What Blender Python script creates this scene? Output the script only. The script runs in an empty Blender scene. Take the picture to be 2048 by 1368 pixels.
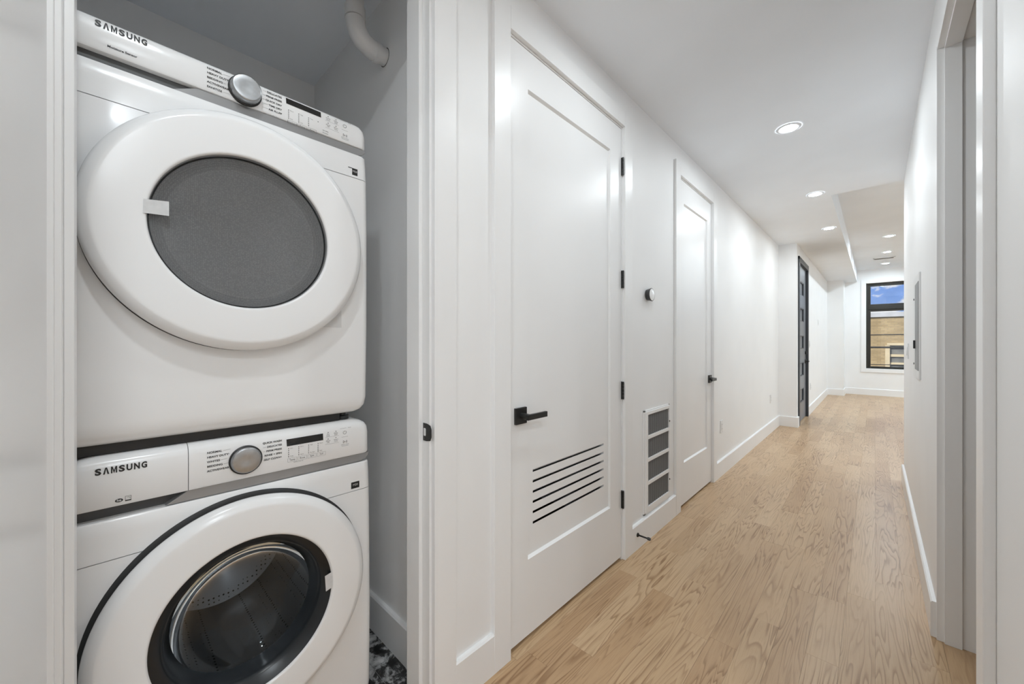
import bpy, bmesh, math, random
from mathutils import Vector, Matrix

random.seed(7)
scene = bpy.context.scene
COL = scene.collection

# ------------------------------------------------------------------ camera
F_PX = 763.0                                   # focal length in pixels of the 2048 px wide frame
YAW = math.atan2(726.0, 763.0)                 # the hall runs along +Y, the lens is turned left of it
CAM_H = 1.233
cam_d = bpy.data.cameras.new('camera')
cam_d.sensor_width = 36.0
cam_d.sensor_fit = 'HORIZONTAL'
cam_d.lens = 36.0 * F_PX / 2048.0
cam_d.clip_start = 0.02
cam_d.clip_end = 300
cam = bpy.data.objects.new('camera', cam_d)
cam.location = (0, 0, CAM_H)
cam.rotation_euler = (math.pi / 2, 0, YAW)
cam_d.shift_y = 0.5 / 2048
COL.objects.link(cam)
scene.camera = cam

# ------------------------------------------------------------------ view / exposure
vs = scene.view_settings
vs.view_transform = 'Standard'
vs.look = 'None'
vs.gamma = 1.0
vs.exposure = 0.07
vs.use_curve_mapping = False
scene.cycles.max_bounces = 9
scene.cycles.diffuse_bounces = 7
scene.cycles.glossy_bounces = 3
scene.cycles.use_adaptive_sampling = True
scene.cycles.adaptive_threshold = 0.035
scene.cycles.transparent_max_bounces = 8
scene.cycles.caustics_reflective = False
scene.cycles.caustics_refractive = False
scene.cycles.sample_clamp_indirect = 6.0
LAMP_RADIANCE = 315.0
LAMP_COLOR = (0.89, 0.96, 1.0)

# ------------------------------------------------------------------ node helpers
def newmat(name):
    m = bpy.data.materials.new(name)
    m.use_nodes = True
    nt = m.node_tree
    b = nt.nodes['Principled BSDF']
    return m, nt, b

def N(nt, kind, **kw):
    n = nt.nodes.new(kind)
    for k, v in kw.items():
        if k.startswith('i_'):
            n.inputs[k[2:].replace('_', ' ')].default_value = v
        else:
            setattr(n, k, v)
    return n

def ramp(nt, stops, interp='LINEAR'):
    r = nt.nodes.new('ShaderNodeValToRGB')
    r.color_ramp.interpolation = interp
    els = r.color_ramp.elements
    while len(els) > 1:
        els.remove(els[-1])
    els[0].position, els[0].color = stops[0][0], stops[0][1]
    for p, c in stops[1:]:
        e = els.new(p)
        e.color = c
    return r

def g(v, a=1.0):
    return (v, v, v, a)

def paint(name, col, rough=0.5, bump=0.0, scale=400.0, var=0.02, spec=0.5, metallic=0.0, coat=0.0):
    """paint or plastic: base colour with a faint mottling and a fine roller / orange-peel relief"""
    m, nt, b = newmat(name)
    if not isinstance(col, tuple):
        col = (col, col, col)
    tc = N(nt, 'ShaderNodeTexCoord')
    nz = N(nt, 'ShaderNodeTexNoise')
    nz.inputs['Scale'].default_value = 3.0
    nz.inputs['Detail'].default_value = 1
    nt.links.new(tc.outputs['Object'], nz.inputs['Vector'])
    lo = tuple(max(0, c * (1 - var)) for c in col) + (1,)
    hi = tuple(min(1, c * (1 + var)) for c in col) + (1,)
    r = ramp(nt, [(0.3, lo), (0.7, hi)])
    nt.links.new(nz.outputs['Fac'], r.inputs['Fac'])
    nt.links.new(r.outputs['Color'], b.inputs['Base Color'])
    b.inputs['Roughness'].default_value = rough
    b.inputs['Metallic'].default_value = metallic
    b.inputs['Specular IOR Level'].default_value = spec
    b.inputs['Coat Weight'].default_value = coat
    b.inputs['Coat Roughness'].default_value = 0.08
    if bump > 0:
        n2 = N(nt, 'ShaderNodeTexNoise')
        n2.inputs['Scale'].default_value = scale
        n2.inputs['Detail'].default_value = 2
        nt.links.new(tc.outputs['Object'], n2.inputs['Vector'])
        bp = N(nt, 'ShaderNodeBump')
        bp.inputs['Strength'].default_value = bump
        bp.inputs['Distance'].default_value = 0.001
        nt.links.new(n2.outputs['Fac'], bp.inputs['Height'])
        nt.links.new(bp.outputs['Normal'], b.inputs['Normal'])
    return m

# ------------------------------------------------------------------ world: blue sky with cumulus
world = bpy.data.worlds.new('sky')
scene.world = world
world.use_nodes = True
wt = world.node_tree
bg = wt.nodes['Background']
wtc = N(wt, 'ShaderNodeTexCoord')
sep = N(wt, 'ShaderNodeSeparateXYZ')
wt.links.new(wtc.outputs['Generated'], sep.inputs[0])
rb = ramp(wt, [(0.0, (0.42, 0.56, 0.86, 1)), (0.12, (0.19, 0.36, 0.83, 1)), (0.6, (0.09, 0.22, 0.68, 1))])
wt.links.new(sep.outputs['Z'], rb.inputs['Fac'])
mp = N(wt, 'ShaderNodeMapping')
mp.inputs['Scale'].default_value = (1.0, 1.0, 1.7)
mp.inputs['Location'].default_value = (0.31, 0.17, 0.05)
wt.links.new(wtc.outputs['Generated'], mp.inputs['Vector'])
cn = N(wt, 'ShaderNodeTexNoise')
cn.inputs['Scale'].default_value = 19.0
cn.inputs['Detail'].default_value = 8
cn.inputs['Roughness'].default_value = 0.55
wt.links.new(mp.outputs[0], cn.inputs['Vector'])
cr = ramp(wt, [(0.47, g(0)), (0.55, g(1))])
wt.links.new(cn.outputs['Fac'], cr.inputs['Fac'])
mx = N(wt, 'ShaderNodeMix', data_type='RGBA')
wt.links.new(cr.outputs['Color'], mx.inputs['Factor'])
wt.links.new(rb.outputs['Color'], mx.inputs['A'])
mx.inputs['B'].default_value = (0.93, 0.94, 0.97, 1)
wt.links.new(mx.outputs['Result'], bg.inputs['Color'])
bg.inputs['Strength'].default_value = 1.0

# sun: stands behind the house and lights the facade across the street
sd = bpy.data.lights.new('sun', 'SUN')
sd.energy = 5.2
sd.angle = math.radians(0.6)
sd.color = (1.0, 0.95, 0.86)
sun = bpy.data.objects.new('sun', sd)
sun.rotation_euler = Vector((0.35, 1.0, -0.95)).to_track_quat('-Z', 'Y').to_euler()
sun.location = (-6, -10, 20)
COL.objects.link(sun)

# ------------------------------------------------------------------ materials
M = {}
M['wall'] = paint('wall_paint', 0.87, 0.52, 0.0, 260, 0.012, 0.45)
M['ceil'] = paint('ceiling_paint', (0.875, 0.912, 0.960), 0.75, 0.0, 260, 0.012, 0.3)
M['trim'] = paint('trim_gloss_paint', 0.86, 0.34, 0.0, 180, 0.010, 0.5)
M['door'] = paint('door_gloss_paint', 0.85, 0.34, 0.06, 160, 0.010, 0.5)
M['enamel'] = paint('white_enamel', 0.87, 0.17, 0.0, 100, 0.008, 0.5, coat=0.25)
M['plastic'] = paint('white_plastic', 0.87, 0.20, 0.0, 100, 0.008, 0.5)
M['doorring'] = paint('door_ring_plastic', 0.87, 0.22, 0.03, 700, 0.02, 0.5)
M['silver'] = paint('silver_band', 0.31, 0.32, 0.0, 100, 0.03, 0.5, metallic=0.35)
M['pocket'] = paint('pocket_grey', 0.07, 0.45, 0.0, 100, 0.04)
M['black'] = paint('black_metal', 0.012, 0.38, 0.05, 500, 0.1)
M['blackgloss'] = paint('black_gloss', (0.010, 0.013, 0.016), 0.26, 0.0, 100, 0.1)
M['rubber'] = paint('grey_rubber', 0.05, 0.45, 0.05, 300, 0.1)
M['ink'] = paint('printed_ink', 0.02, 0.5, 0, 100, 0.05)
M['inkgrey'] = paint('printed_grey_ink', 0.12, 0.5, 0, 100, 0.05)
M['inkwhite'] = paint('printed_white_ink', 0.7, 0.5, 0, 100, 0.05)
M['sticker'] = paint('black_sticker', 0.010, 0.4, 0, 100, 0.1)
M['display'] = paint('display_black', 0.012, 0.12, 0, 100, 0.3)
M['pvc'] = paint('pvc_white', 0.74, 0.30, 0.04, 90, 0.03)
M['outlet'] = paint('outlet_plastic', 0.78, 0.3, 0, 100, 0.01)
M['slot'] = paint('slot_dark', 0.03, 0.6, 0, 100, 0.1)
M['greydoor'] = paint('grey_door_paint', (0.185, 0.20, 0.225), 0.35, 0.05, 200, 0.03)
M['greyframe'] = paint('dark_frame_paint', (0.045, 0.05, 0.058), 0.4, 0.05, 200, 0.05)
M['winframe'] = paint('window_black_frame', (0.022, 0.020, 0.015), 0.4, 0.03, 200, 0.08)
M['panelgrey'] = paint('panel_grey_steel', 0.17, 0.35, 0.04, 300, 0.05)
M['thermo'] = paint('thermostat_steel', 0.10, 0.25, 0, 100, 0.05, metallic=0.9)
M['coping'] = paint('coping_stone', (0.46, 0.47, 0.48), 0.7, 0.1, 60, 0.08)
M['cable'] = paint('cable_black', 0.008, 0.6, 0, 100, 0.1)

m, nt, b = newmat('chrome')
b.inputs['Metallic'].default_value = 1
tc = N(nt, 'ShaderNodeTexCoord')
nz = N(nt, 'ShaderNodeTexNoise', i_Scale=60.0)
nt.links.new(tc.outputs['Object'], nz.inputs['Vector'])
r = ramp(nt, [(0.3, (0.42, 0.43, 0.44, 1)), (0.7, (0.48, 0.49, 0.50, 1))])
nt.links.new(nz.outputs['Fac'], r.inputs['Fac'])
nt.links.new(r.outputs['Color'], b.inputs['Base Color'])
b.inputs['Roughness'].default_value = 0.33
b.inputs['Anisotropic'].default_value = 0.6
M['chrome'] = m

def glassy(name, tint, ior=1.45, rough=0.0, extra=0.0):
    """pane: Fresnel mirror over tinted clear transmission"""
    m = bpy.data.materials.new(name)
    m.use_nodes = True
    nt = m.node_tree
    nt.nodes.clear()
    out = N(nt, 'ShaderNodeOutputMaterial')
    fr = N(nt, 'ShaderNodeFresnel')
    fr.inputs['IOR'].default_value = ior
    tr = N(nt, 'ShaderNodeBsdfTransparent')
    tcn = N(nt, 'ShaderNodeTexCoord')
    nzz = N(nt, 'ShaderNodeTexNoise')
    nzz.inputs['Scale'].default_value = 5
    nt.links.new(tcn.outputs['Object'], nzz.inputs['Vector'])
    rr = ramp(nt, [(0.3, tuple(c * 0.96 for c in tint) + (1,)), (0.7, tuple(tint) + (1,))])
    nt.links.new(nzz.outputs['Fac'], rr.inputs['Fac'])
    nt.links.new(rr.outputs['Color'], tr.inputs['Color'])
    gl = N(nt, 'ShaderNodeBsdfGlossy')
    gl.inputs['Roughness'].default_value = rough
    gl.inputs['Color'].default_value = (0.92, 0.965, 1.0, 1)
    ms = N(nt, 'ShaderNodeMixShader')
    if extra:
        ad = N(nt, 'ShaderNodeMath', operation='ADD')
        ad.use_clamp = True
        ad.inputs[1].default_value = extra
        nt.links.new(fr.outputs[0], ad.inputs[0])
        nt.links.new(ad.outputs[0], ms.inputs[0])
    else:
        nt.links.new(fr.outputs[0], ms.inputs[0])
    nt.links.new(tr.outputs[0], ms.inputs[1])
    nt.links.new(gl.outputs[0], ms.inputs[2])
    nt.links.new(ms.outputs[0], out.inputs['Surface'])
    return m

M['winglass'] = glassy('window_glass', (0.97, 0.98, 0.98))
M['dryglass'] = glassy('dryer_glass', (0.80, 0.80, 0.80), 1.42, 0.03)
M['washglass'] = glassy('washer_glass', (0.60, 0.63, 0.66), 1.33, 0.01, 0.0)

def tape_mat(name, alpha, col):
    m, nt, b = newmat(name)
    tc = N(nt, 'ShaderNodeTexCoord')
    nz = N(nt, 'ShaderNodeTexNoise', i_Scale=90.0)
    nt.links.new(tc.outputs['Object'], nz.inputs['Vector'])
    r = ramp(nt, [(0.3, g(col * 0.92)), (0.7, g(col))])
    nt.links.new(nz.outputs['Fac'], r.inputs['Fac'])
    nt.links.new(r.outputs['Color'], b.inputs['Base Color'])
    b.inputs['Roughness'].default_value = 0.3
    b.inputs['Alpha'].default_value = alpha
    return m
M['tape'] = tape_mat('tape_white', 0.85, 0.75)
M['cleartape'] = tape_mat('tape_clear', 0.22, 0.85)

# dryer screen: grey woven look of fine holes
m, nt, b = newmat('dryer_screen')
tc = N(nt, 'ShaderNodeTexCoord')
vo = N(nt, 'ShaderNodeTexVoronoi')
vo.inputs['Scale'].default_value = 260
vo.inputs['Randomness'].default_value = 0.35
nt.links.new(tc.outputs['Object'], vo.inputs['Vector'])
r = ramp(nt, [(0.10, g(0.62)), (0.55, g(0.40))])
nt.links.new(vo.outputs['Distance'], r.inputs['Fac'])
nt.links.new(r.outputs['Color'], b.inputs['Base Color'])
b.inputs['Roughness'].default_value = 0.5
M['screen'] = m

# drum steel with rows of holes
m, nt, b = newmat('drum_steel')
tc = N(nt, 'ShaderNodeTexCoord')
vo = N(nt, 'ShaderNodeTexVoronoi')
vo.inputs['Scale'].default_value = 70
vo.inputs['Randomness'].default_value = 0.15
nt.links.new(tc.outputs['Object'], vo.inputs['Vector'])
r = ramp(nt, [(0.16, g(0.01)), (0.24, g(0.44))])
nt.links.new(vo.outputs['Distance'], r.inputs['Fac'])
nt.links.new(r.outputs['Color'], b.inputs['Base Color'])
b.inputs['Metallic'].default_value = 0.9
b.inputs['Roughness'].default_value = 0.28
M['drum'] = m

# filter cloth: vertical pleats
m, nt, b = newmat('filter_pleats')
tc = N(nt, 'ShaderNodeTexCoord')
wv = N(nt, 'ShaderNodeTexWave', wave_type='BANDS', bands_direction='Y')
wv.inputs['Scale'].default_value = 22
wv.inputs['Distortion'].default_value = 1.0
wv.inputs['Detail'].default_value = 1.0
nt.links.new(tc.outputs['Object'], wv.inputs['Vector'])
r = ramp(nt, [(0.2, g(0.125)), (0.8, g(0.185))])
nt.links.new(wv.outputs['Fac'], r.inputs['Fac'])
nt.links.new(r.outputs['Color'], b.inputs['Base Color'])
b.inputs['Roughness'].default_value = 0.8
M['filter'] = m

# oak boards: contour-line cathedral grain, a new piece of tree for every board
def oak(name, per_object=True):
    m, nt, b = newmat(name)
    tc = N(nt, 'ShaderNodeTexCoord')
    oi = N(nt, 'ShaderNodeObjectInfo')
    vec = tc.outputs['Object']
    if per_object:
        mul = N(nt, 'ShaderNodeMath', operation='MULTIPLY')
        mul.inputs[1].default_value = 83.0
        nt.links.new(oi.outputs['Random'], mul.inputs[0])
        cb = N(nt, 'ShaderNodeCombineXYZ')
        nt.links.new(mul.outputs[0], cb.inputs['X'])
        nt.links.new(mul.outputs[0], cb.inputs['Y'])
        nt.links.new(mul.outputs[0], cb.inputs['Z'])
        ad = N(nt, 'ShaderNodeVectorMath', operation='ADD')
        nt.links.new(vec, ad.inputs[0])
        nt.links.new(cb.outputs[0], ad.inputs[1])
        vec = ad.outputs[0]
    mp = N(nt, 'ShaderNodeMapping')
    mp.inputs['Scale'].default_value = (12.0, 0.85, 1.0)
    nt.links.new(vec, mp.inputs['Vector'])
    n1 = N(nt, 'ShaderNodeTexNoise')
    n1.inputs['Scale'].default_value = 1.0
    n1.inputs['Detail'].default_value = 2.6
    n1.inputs['Roughness'].default_value = 0.48
    n1.inputs['Distortion'].default_value = 0.35
    nt.links.new(mp.outputs[0], n1.inputs['Vector'])
    k = N(nt, 'ShaderNodeMath', operation='MULTIPLY')
    k.inputs[1].default_value = 17.0
    nt.links.new(n1.outputs['Fac'], k.inputs[0])
    fr = N(nt, 'ShaderNodeMath', operation='FRACT')
    nt.links.new(k.outputs[0], fr.inputs[0])
    line = ramp(nt, [(0.0, g(0.0)), (0.55, g(0.22)), (0.86, g(1.0)), (1.0, g(0.0))])
    nt.links.new(fr.outputs[0], line.inputs['Fac'])
    # how strongly the grain shows differs along and between the boards
    n3 = N(nt, 'ShaderNodeTexNoise')
    n3.inputs['Scale'].default_value = 2.2
    n3.inputs['Detail'].default_value = 1
    nt.links.new(vec, n3.inputs['Vector'])
    st = ramp(nt, [(0.34, g(0.25)), (0.66, g(1.0))])
    nt.links.new(n3.outputs['Fac'], st.inputs['Fac'])
    gm = N(nt, 'ShaderNodeMath', operation='MULTIPLY')
    nt.links.new(line.outputs['Color'], gm.inputs[0])
    nt.links.new(st.outputs['Color'], gm.inputs[1])
    # open pores
    mp2 = N(nt, 'ShaderNodeMapping')
    mp2.inputs['Scale'].default_value = (420.0, 14.0, 1.0)
    nt.links.new(vec, mp2.inputs['Vector'])
    n2 = N(nt, 'ShaderNodeTexNoise')
    n2.inputs['Scale'].default_value = 1.0
    n2.inputs['Detail'].default_value = 2
    nt.links.new(mp2.outputs[0], n2.inputs['Vector'])
    pore = ramp(nt, [(0.50, g(0.0)), (0.72, g(1.0))])
    nt.links.new(n2.outputs['Fac'], pore.inputs['Fac'])
    # board tone
    tone = ramp(nt, [(0.0, (0.485, 0.315, 0.175, 1)), (0.3, (0.540, 0.365, 0.210, 1)), (0.7, (0.565, 0.390, 0.230, 1)), (1.0, (0.60, 0.425, 0.260, 1))])
    if per_object:
        nt.links.new(oi.outputs['Random'], tone.inputs['Fac'])
    else:
        tone.inputs['Fac'].default_value = 0.55
    m1 = N(nt, 'ShaderNodeMix', data_type='RGBA', blend_type='MULTIPLY')
    nt.links.new(gm.outputs[0], m1.inputs['Factor'])
    nt.links.new(tone.outputs['Color'], m1.inputs['A'])
    m1.inputs['B'].default_value = (0.50, 0.41, 0.33, 1)
    pm = N(nt, 'ShaderNodeMath', operation='MULTIPLY')
    pm.inputs[1].default_value = 0.35
    nt.links.new(pore.outputs['Color'], pm.inputs[0])
    m2 = N(nt, 'ShaderNodeMix', data_type='RGBA', blend_type='MULTIPLY')
    nt.links.new(pm.outputs[0], m2.inputs['Factor'])
    nt.links.new(m1.outputs['Result'], m2.inputs['A'])
    m2.inputs['B'].default_value = (0.72, 0.64, 0.56, 1)
    nt.links.new(m2.outputs['Result'], b.inputs['Base Color'])
    b.inputs['Roughness'].default_value = 0.33
    b.inputs['Specular IOR Level'].default_value = 0.45
    bp = N(nt, 'ShaderNodeBump')
    bp.inputs['Strength'].default_value = 0.12
    bp.inputs['Distance'].default_value = 0.001
    bp.invert = True
    nt.links.new(gm.outputs[0], bp.inputs['Height'])
    nt.links.new(bp.outputs['Normal'], b.inputs['Normal'])
    return m
M['oak'] = oak('oak_board')
M['oakfar'] = oak('oak_boards_far', False)

# closet tile: black and white marble
m, nt, b = newmat('marble_tile')
tc = N(nt, 'ShaderNodeTexCoord')
n1 = N(nt, 'ShaderNodeTexNoise')
n1.inputs['Scale'].default_value = 14
n1.inputs['Detail'].default_value = 9
n1.inputs['Roughness'].default_value = 0.72
n1.inputs['Distortion'].default_value = 0.6
nt.links.new(tc.outputs['Object'], n1.inputs['Vector'])
r = ramp(nt, [(0.40, g(0.006)), (0.49, g(0.05)), (0.54, g(0.34)), (0.66, g(0.62))])
nt.links.new(n1.outputs['Fac'], r.inputs['Fac'])
nt.links.new(r.outputs['Color'], b.inputs['Base Color'])
b.inputs['Roughness'].default_value = 0.25
M['marble'] = m
M['grout'] = paint('grout', 0.42, 0.8, 0.1, 300, 0.1)
M['subfloor'] = paint('subfloor_dark', (0.055, 0.038, 0.024), 0.9, 0.1, 100, 0.1)

# brick facade
m, nt, b = newmat('tan_brick')
tc = N(nt, 'ShaderNodeTexCoord')
mp = N(nt, 'ShaderNodeMapping')
mp.inputs['Rotation'].default_value = (math.pi / 2, 0, 0)
nt.links.new(tc.outputs['Object'], mp.inputs['Vector'])
br = N(nt, 'ShaderNodeTexBrick')
br.inputs['Scale'].default_value = 1.0
br.inputs['Brick Width'].default_value = 0.24
br.inputs['Row Height'].default_value = 0.085
br.inputs['Mortar Size'].default_value = 0.009
br.inputs['Color1'].default_value = (0.46, 0.345, 0.185, 1)
br.inputs['Color2'].default_value = (0.36, 0.265, 0.135, 1)
br.inputs['Mortar'].default_value = (0.30, 0.24, 0.15, 1)
nt.links.new(mp.outputs[0], br.inputs['Vector'])
nz = N(nt, 'ShaderNodeTexNoise', i_Scale=1.6)
nz.inputs['Detail'].default_value = 5
nt.links.new(tc.outputs['Object'], nz.inputs['Vector'])
r = ramp(nt, [(0.3, g(0.78)), (0.7, g(1.0))])
nt.links.new(nz.outputs['Fac'], r.inputs['Fac'])
mm = N(nt, 'ShaderNodeMix', data_type='RGBA', blend_type='MULTIPLY')
mm.inputs['Factor'].default_value = 1
nt.links.new(br.outputs['Color'], mm.inputs['A'])
nt.links.new(r.outputs['Color'], mm.inputs['B'])
nt.links.new(mm.outputs['Result'], b.inputs['Base Color'])
b.inputs['Roughness'].default_value = 0.9
M['brick'] = m
M['stonetrim'] = paint('stone_trim', (0.55, 0.46, 0.30), 0.85, 0.1, 50, 0.08)
M['asphalt'] = paint('asphalt', 0.12, 0.9, 0.2, 60, 0.15)
M['farglass'] = paint('far_window_glass', (0.16, 0.16, 0.15), 0.15, 0, 10, 0.3)

m = bpy.data.materials.new('led_lens')
m.use_nodes = True
nt = m.node_tree
nt.nodes.clear()
out = N(nt, 'ShaderNodeOutputMaterial')
em = N(nt, 'ShaderNodeEmission')
em.inputs['Color'].default_value = LAMP_COLOR + (1,)
em.inputs['Strength'].default_value = LAMP_RADIANCE
nt.links.new(em.outputs[0], out.inputs['Surface'])
M['led'] = m
m = m.copy()
m.name = 'led_lens_bright'
m.node_tree.nodes['Emission'].inputs['Strength'].default_value = LAMP_RADIANCE * 1.65
m.node_tree.nodes['Emission'].inputs['Color'].default_value = (0.77, 0.905, 1.0, 1)
M['led2'] = m
m = m.copy()
m.name = 'fill_lens_living_room'  # stronger lens for the added, unseen living room lights
m.node_tree.nodes['Emission'].inputs['Strength'].default_value = LAMP_RADIANCE * 3.3
M['led_fill_living'] = m
m = m.copy()
m.name = 'fill_lens_side_room'  # lens of the fill lights added in the side room
m.node_tree.nodes['Emission'].inputs['Color'].default_value = (0.87, 0.945, 1.0, 1)
m.node_tree.nodes['Emission'].inputs['Strength'].default_value = LAMP_RADIANCE * 1.9
M['led_fill_side'] = m

# ------------------------------------------------------------------ object helpers
def tag(o, label=None, cat=None, group=None, kind=None):
    if label: o['label'] = label
    if cat: o['category'] = cat
    if group: o['group'] = group
    if kind: o['kind'] = kind
    return o

ORIGIN = {}

def thing(name, loc, label, cat, group=None, kind=None):
    o = bpy.data.objects.new(name, None)
    o.empty_display_size = 0.05
    COL.objects.link(o)
    o.location = loc
    ORIGIN[o] = Vector(loc)
    return tag(o, label, cat, group, kind)

class MB:
    """collects faces given in world coordinates; build() links them as ONE mesh object"""
    def __init__(self):
        self.v, self.f, self.s = [], [], []

    def add(self, verts, faces, smooth=False):
        n = len(self.v)
        self.v += [tuple(p) for p in verts]
        for fc in faces:
            self.f.append([i + n for i in fc])
            self.s.append(smooth)
        return self

    def box(self, x0, x1, y0, y1, z0, z1):
        x0, x1 = min(x0, x1), max(x0, x1)
        y0, y1 = min(y0, y1), max(y0, y1)
        z0, z1 = min(z0, z1), max(z0, z1)
        v = [(x0, y0, z0), (x1, y0, z0), (x1, y1, z0), (x0, y1, z0), (x0, y0, z1), (x1, y0, z1), (x1, y1, z1), (x0, y1, z1)]
        f = [(0, 3, 2, 1), (4, 5, 6, 7), (0, 1, 5, 4), (1, 2, 6, 5), (2, 3, 7, 6), (3, 0, 4, 7)]
        return self.add(v, f)

    def rings(self, rings, cap0=True, cap1=True, smooth=True, closed=True):
        n = len(rings[0])
        v = [p for r in rings for p in r]
        f = []
        for i in range(len(rings) - 1):
            for j in range(n if closed else n - 1):
                a, b2 = i * n + j, i * n + (j + 1) % n
                f.append((a, b2, b2 + n, a + n))
        self.add(v, f, smooth)
        k = len(self.v) - len(v)
        if cap0:
            self.f.append([k + i for i in range(n)][::-1]); self.s.append(False)
        if cap1:
            self.f.append([k + (len(rings) - 1) * n + i for i in range(n)]); self.s.append(False)
        return self

    def lathe_x(self, x, cy, cz, prof, seg=72, smooth=True):
        """prof: (radius, distance in front of plane x); a radius of 0 closes the surface"""
        rings = []
        for r, o in prof:
            r = max(r, 1e-5)
            rings.append([(x + o, cy + r * math.cos(t), cz + r * math.sin(t)) for t in (2 * math.pi * i / seg for i in range(seg))])
        return self.rings(rings, False, False, smooth)

    def disc_z(self, cx, cy, prof, seg=40, smooth=True):
        rings = [[(cx + max(r, 1e-5) * math.cos(t), cy + max(r, 1e-5) * math.sin(t), z) for t in (2 * math.pi * i / seg for i in range(seg))] for r, z in prof]
        return self.rings(rings, False, False, smooth)

    def tube(self, path, radii, seg=20, caps=True):
        path = [Vector(p) for p in path]
        if not isinstance(radii, (list, tuple)):
            radii = [radii] * len(path)
        rings, up = [], None
        for i, p in enumerate(path):
            if i == 0: t = path[1] - p
            elif i == len(path) - 1: t = p - path[i - 1]
            else: t = (path[i + 1] - p).normalized() + (p - path[i - 1]).normalized()
            t.normalize()
            if up is None:
                up = Vector((0, 0, 1)) if abs(t.z) < 0.9 else Vector((1, 0, 0))
            a = t.cross(up).normalized()
            b2 = a.cross(t).normalized()
            up = b2
            rings.append([p + radii[i] * (math.cos(q) * a + math.sin(q) * b2) for q in (2 * math.pi * k / seg for k in range(seg))])
        return self.rings(rings, caps, caps, True)

    def prism_x(self, poly, x0, x1, smooth=False):
        """poly in (y, z) extruded from x0 to x1"""
        return self.rings([[(x0, y, z) for y, z in poly], [(x1, y, z) for y, z in poly]], True, True, smooth)

    def build(self, name, mat, parent=None, bevel=0.0, seg=2, sharp=38):
        me = bpy.data.meshes.new(name)
        org = ORIGIN.get(parent, Vector((0, 0, 0)))
        me.from_pydata([tuple(Vector(p) - org) for p in self.v], [], self.f)
        bm = bmesh.new()
        bm.from_mesh(me)
        bmesh.ops.recalc_face_normals(bm, faces=bm.faces)
        bm.to_mesh(me)
        bm.free()
        me.polygons.foreach_set('use_smooth', self.s)
        if any(self.s):
            me.set_sharp_from_angle(angle=math.radians(sharp))
        me.materials.append(M[mat] if isinstance(mat, str) else mat)
        o = bpy.data.objects.new(name, me)
        COL.objects.link(o)
        if parent is not None:
            o.parent = parent
        ORIGIN[o] = org
        if bevel:
            md = o.modifiers.new('edge', 'BEVEL')
            md.width = bevel
            md.segments = seg
            md.limit_method = 'ANGLE'
            md.angle_limit = math.radians(40)
        return o

def box(name, mat, parent, x0, x1, y0, y1, z0, z1, bevel=0.0, seg=2):
    return MB().box(x0, x1, y0, y1, z0, z1).build(name, mat, parent, bevel, seg)

def struct(o, label=None, cat=None):
    return tag(o, label, cat, None, 'structure')

# ------------------------------------------------------------------ the house, in metres; hall along +Y
WL = -1.040      # left hall wall face
WT = 0.115       # wall thickness
TR = -1.022      # face of casings on the left wall
WR = 0.186       # right hall wall face
WRB = 0.292      # back of the right wall
CEIL = 2.670
CEIL2 = 2.930    # raised living room ceiling
SOF_X, SOF_Y = -0.310, 4.850
JOG_Y, WL2 = 6.840, -0.820
BACK = 12.200
CBX = -2.280     # closet back wall
Y0 = -3.200      # end wall behind the lens
RX = 4.500       # living room right wall
TOP = 3.150

# openings in the left wall: (y0, y1, head)
OP_C = (-0.078, 0.725, 2.445)
OP_1 = (1.059, 2.014, 2.462)
OP_2 = (2.847, 3.653, 2.462)

w = MB()
ys = [(Y0, OP_C[0]), (OP_C[1], OP_1[0]), (OP_1[1], OP_2[0]), (OP_2[1], JOG_Y + WT)]
for a, c in ys:
    w.box(WL - WT, WL, a, c, 0, CEIL)
for a, c, hd in (OP_C, OP_1, OP_2):
    w.box(WL - WT, WL, a, c, hd, CEIL)
struct(w.build('wall_left', 'wall'), 'white painted hall wall with three white door openings', 'wall')

OP_E = (7.000, 8.010, 2.460)
w = MB()
w.box(WL2 - 0.14, WL2, JOG_Y + 0.0, OP_E[0], 0, CEIL).box(WL2 - 0.14, WL2, OP_E[1], BACK, 0, CEIL)
w.box(WL2 - 0.14, WL2, OP_E[0], OP_E[1], OP_E[2], CEIL)
w.box(WL, WL2 - 0.14, JOG_Y, JOG_Y + 0.12, 0, CEIL)
struct(w.build('wall_entry', 'wall'), 'white wall jogging out into the hall around the grey entry door', 'wall')

w = MB().box(WL2, -0.527, 11.65, BACK, 0, CEIL)
struct(w.build('wall_column', 'wall'), 'square white wall column in the corner beside the window', 'wall')

WIN = (-0.155, 1.045, 0.617, 2.610)
WIN2 = (1.900, 3.100, 0.617, 2.610)  # added window out of view, brings more daylight into the living room
w = MB()
w.box(WL2 - 0.14, WIN[0], BACK, BACK + 0.2, 0, TOP).box(WIN[1], WIN2[0], BACK, BACK + 0.2, 0, TOP).box(WIN2[1], RX + 0.14, BACK, BACK + 0.2, 0, TOP)
for q in (WIN, WIN2):
    w.box(q[0], q[1], BACK, BACK + 0.2, 0, q[2]).box(q[0], q[1], BACK, BACK + 0.2, q[3], TOP)
struct(w.build('wall_back', 'wall'), 'white end wall holding the tall black-framed window', 'wall')

OP_R = (1.362, 2.370, 2.457)
OP_B = (-1.100, 0.850, 2.457)  # added opening out of view, lets fill light onto the closet
w = MB()
w.box(WR, WRB, Y0, OP_B[0], 0, CEIL).box(WR, WRB, OP_B[0], OP_B[1], OP_B[2], CEIL).box(WR, WRB, OP_B[1], OP_R[0], 0, CEIL).box(WR, WRB, OP_R[1], SOF_Y, 0, CEIL).box(WR, WRB, OP_R[0], OP_R[1], OP_R[2], CEIL)
struct(w.build('wall_right', 'wall'), 'white painted hall wall carrying the breaker panel', 'wall')

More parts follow.
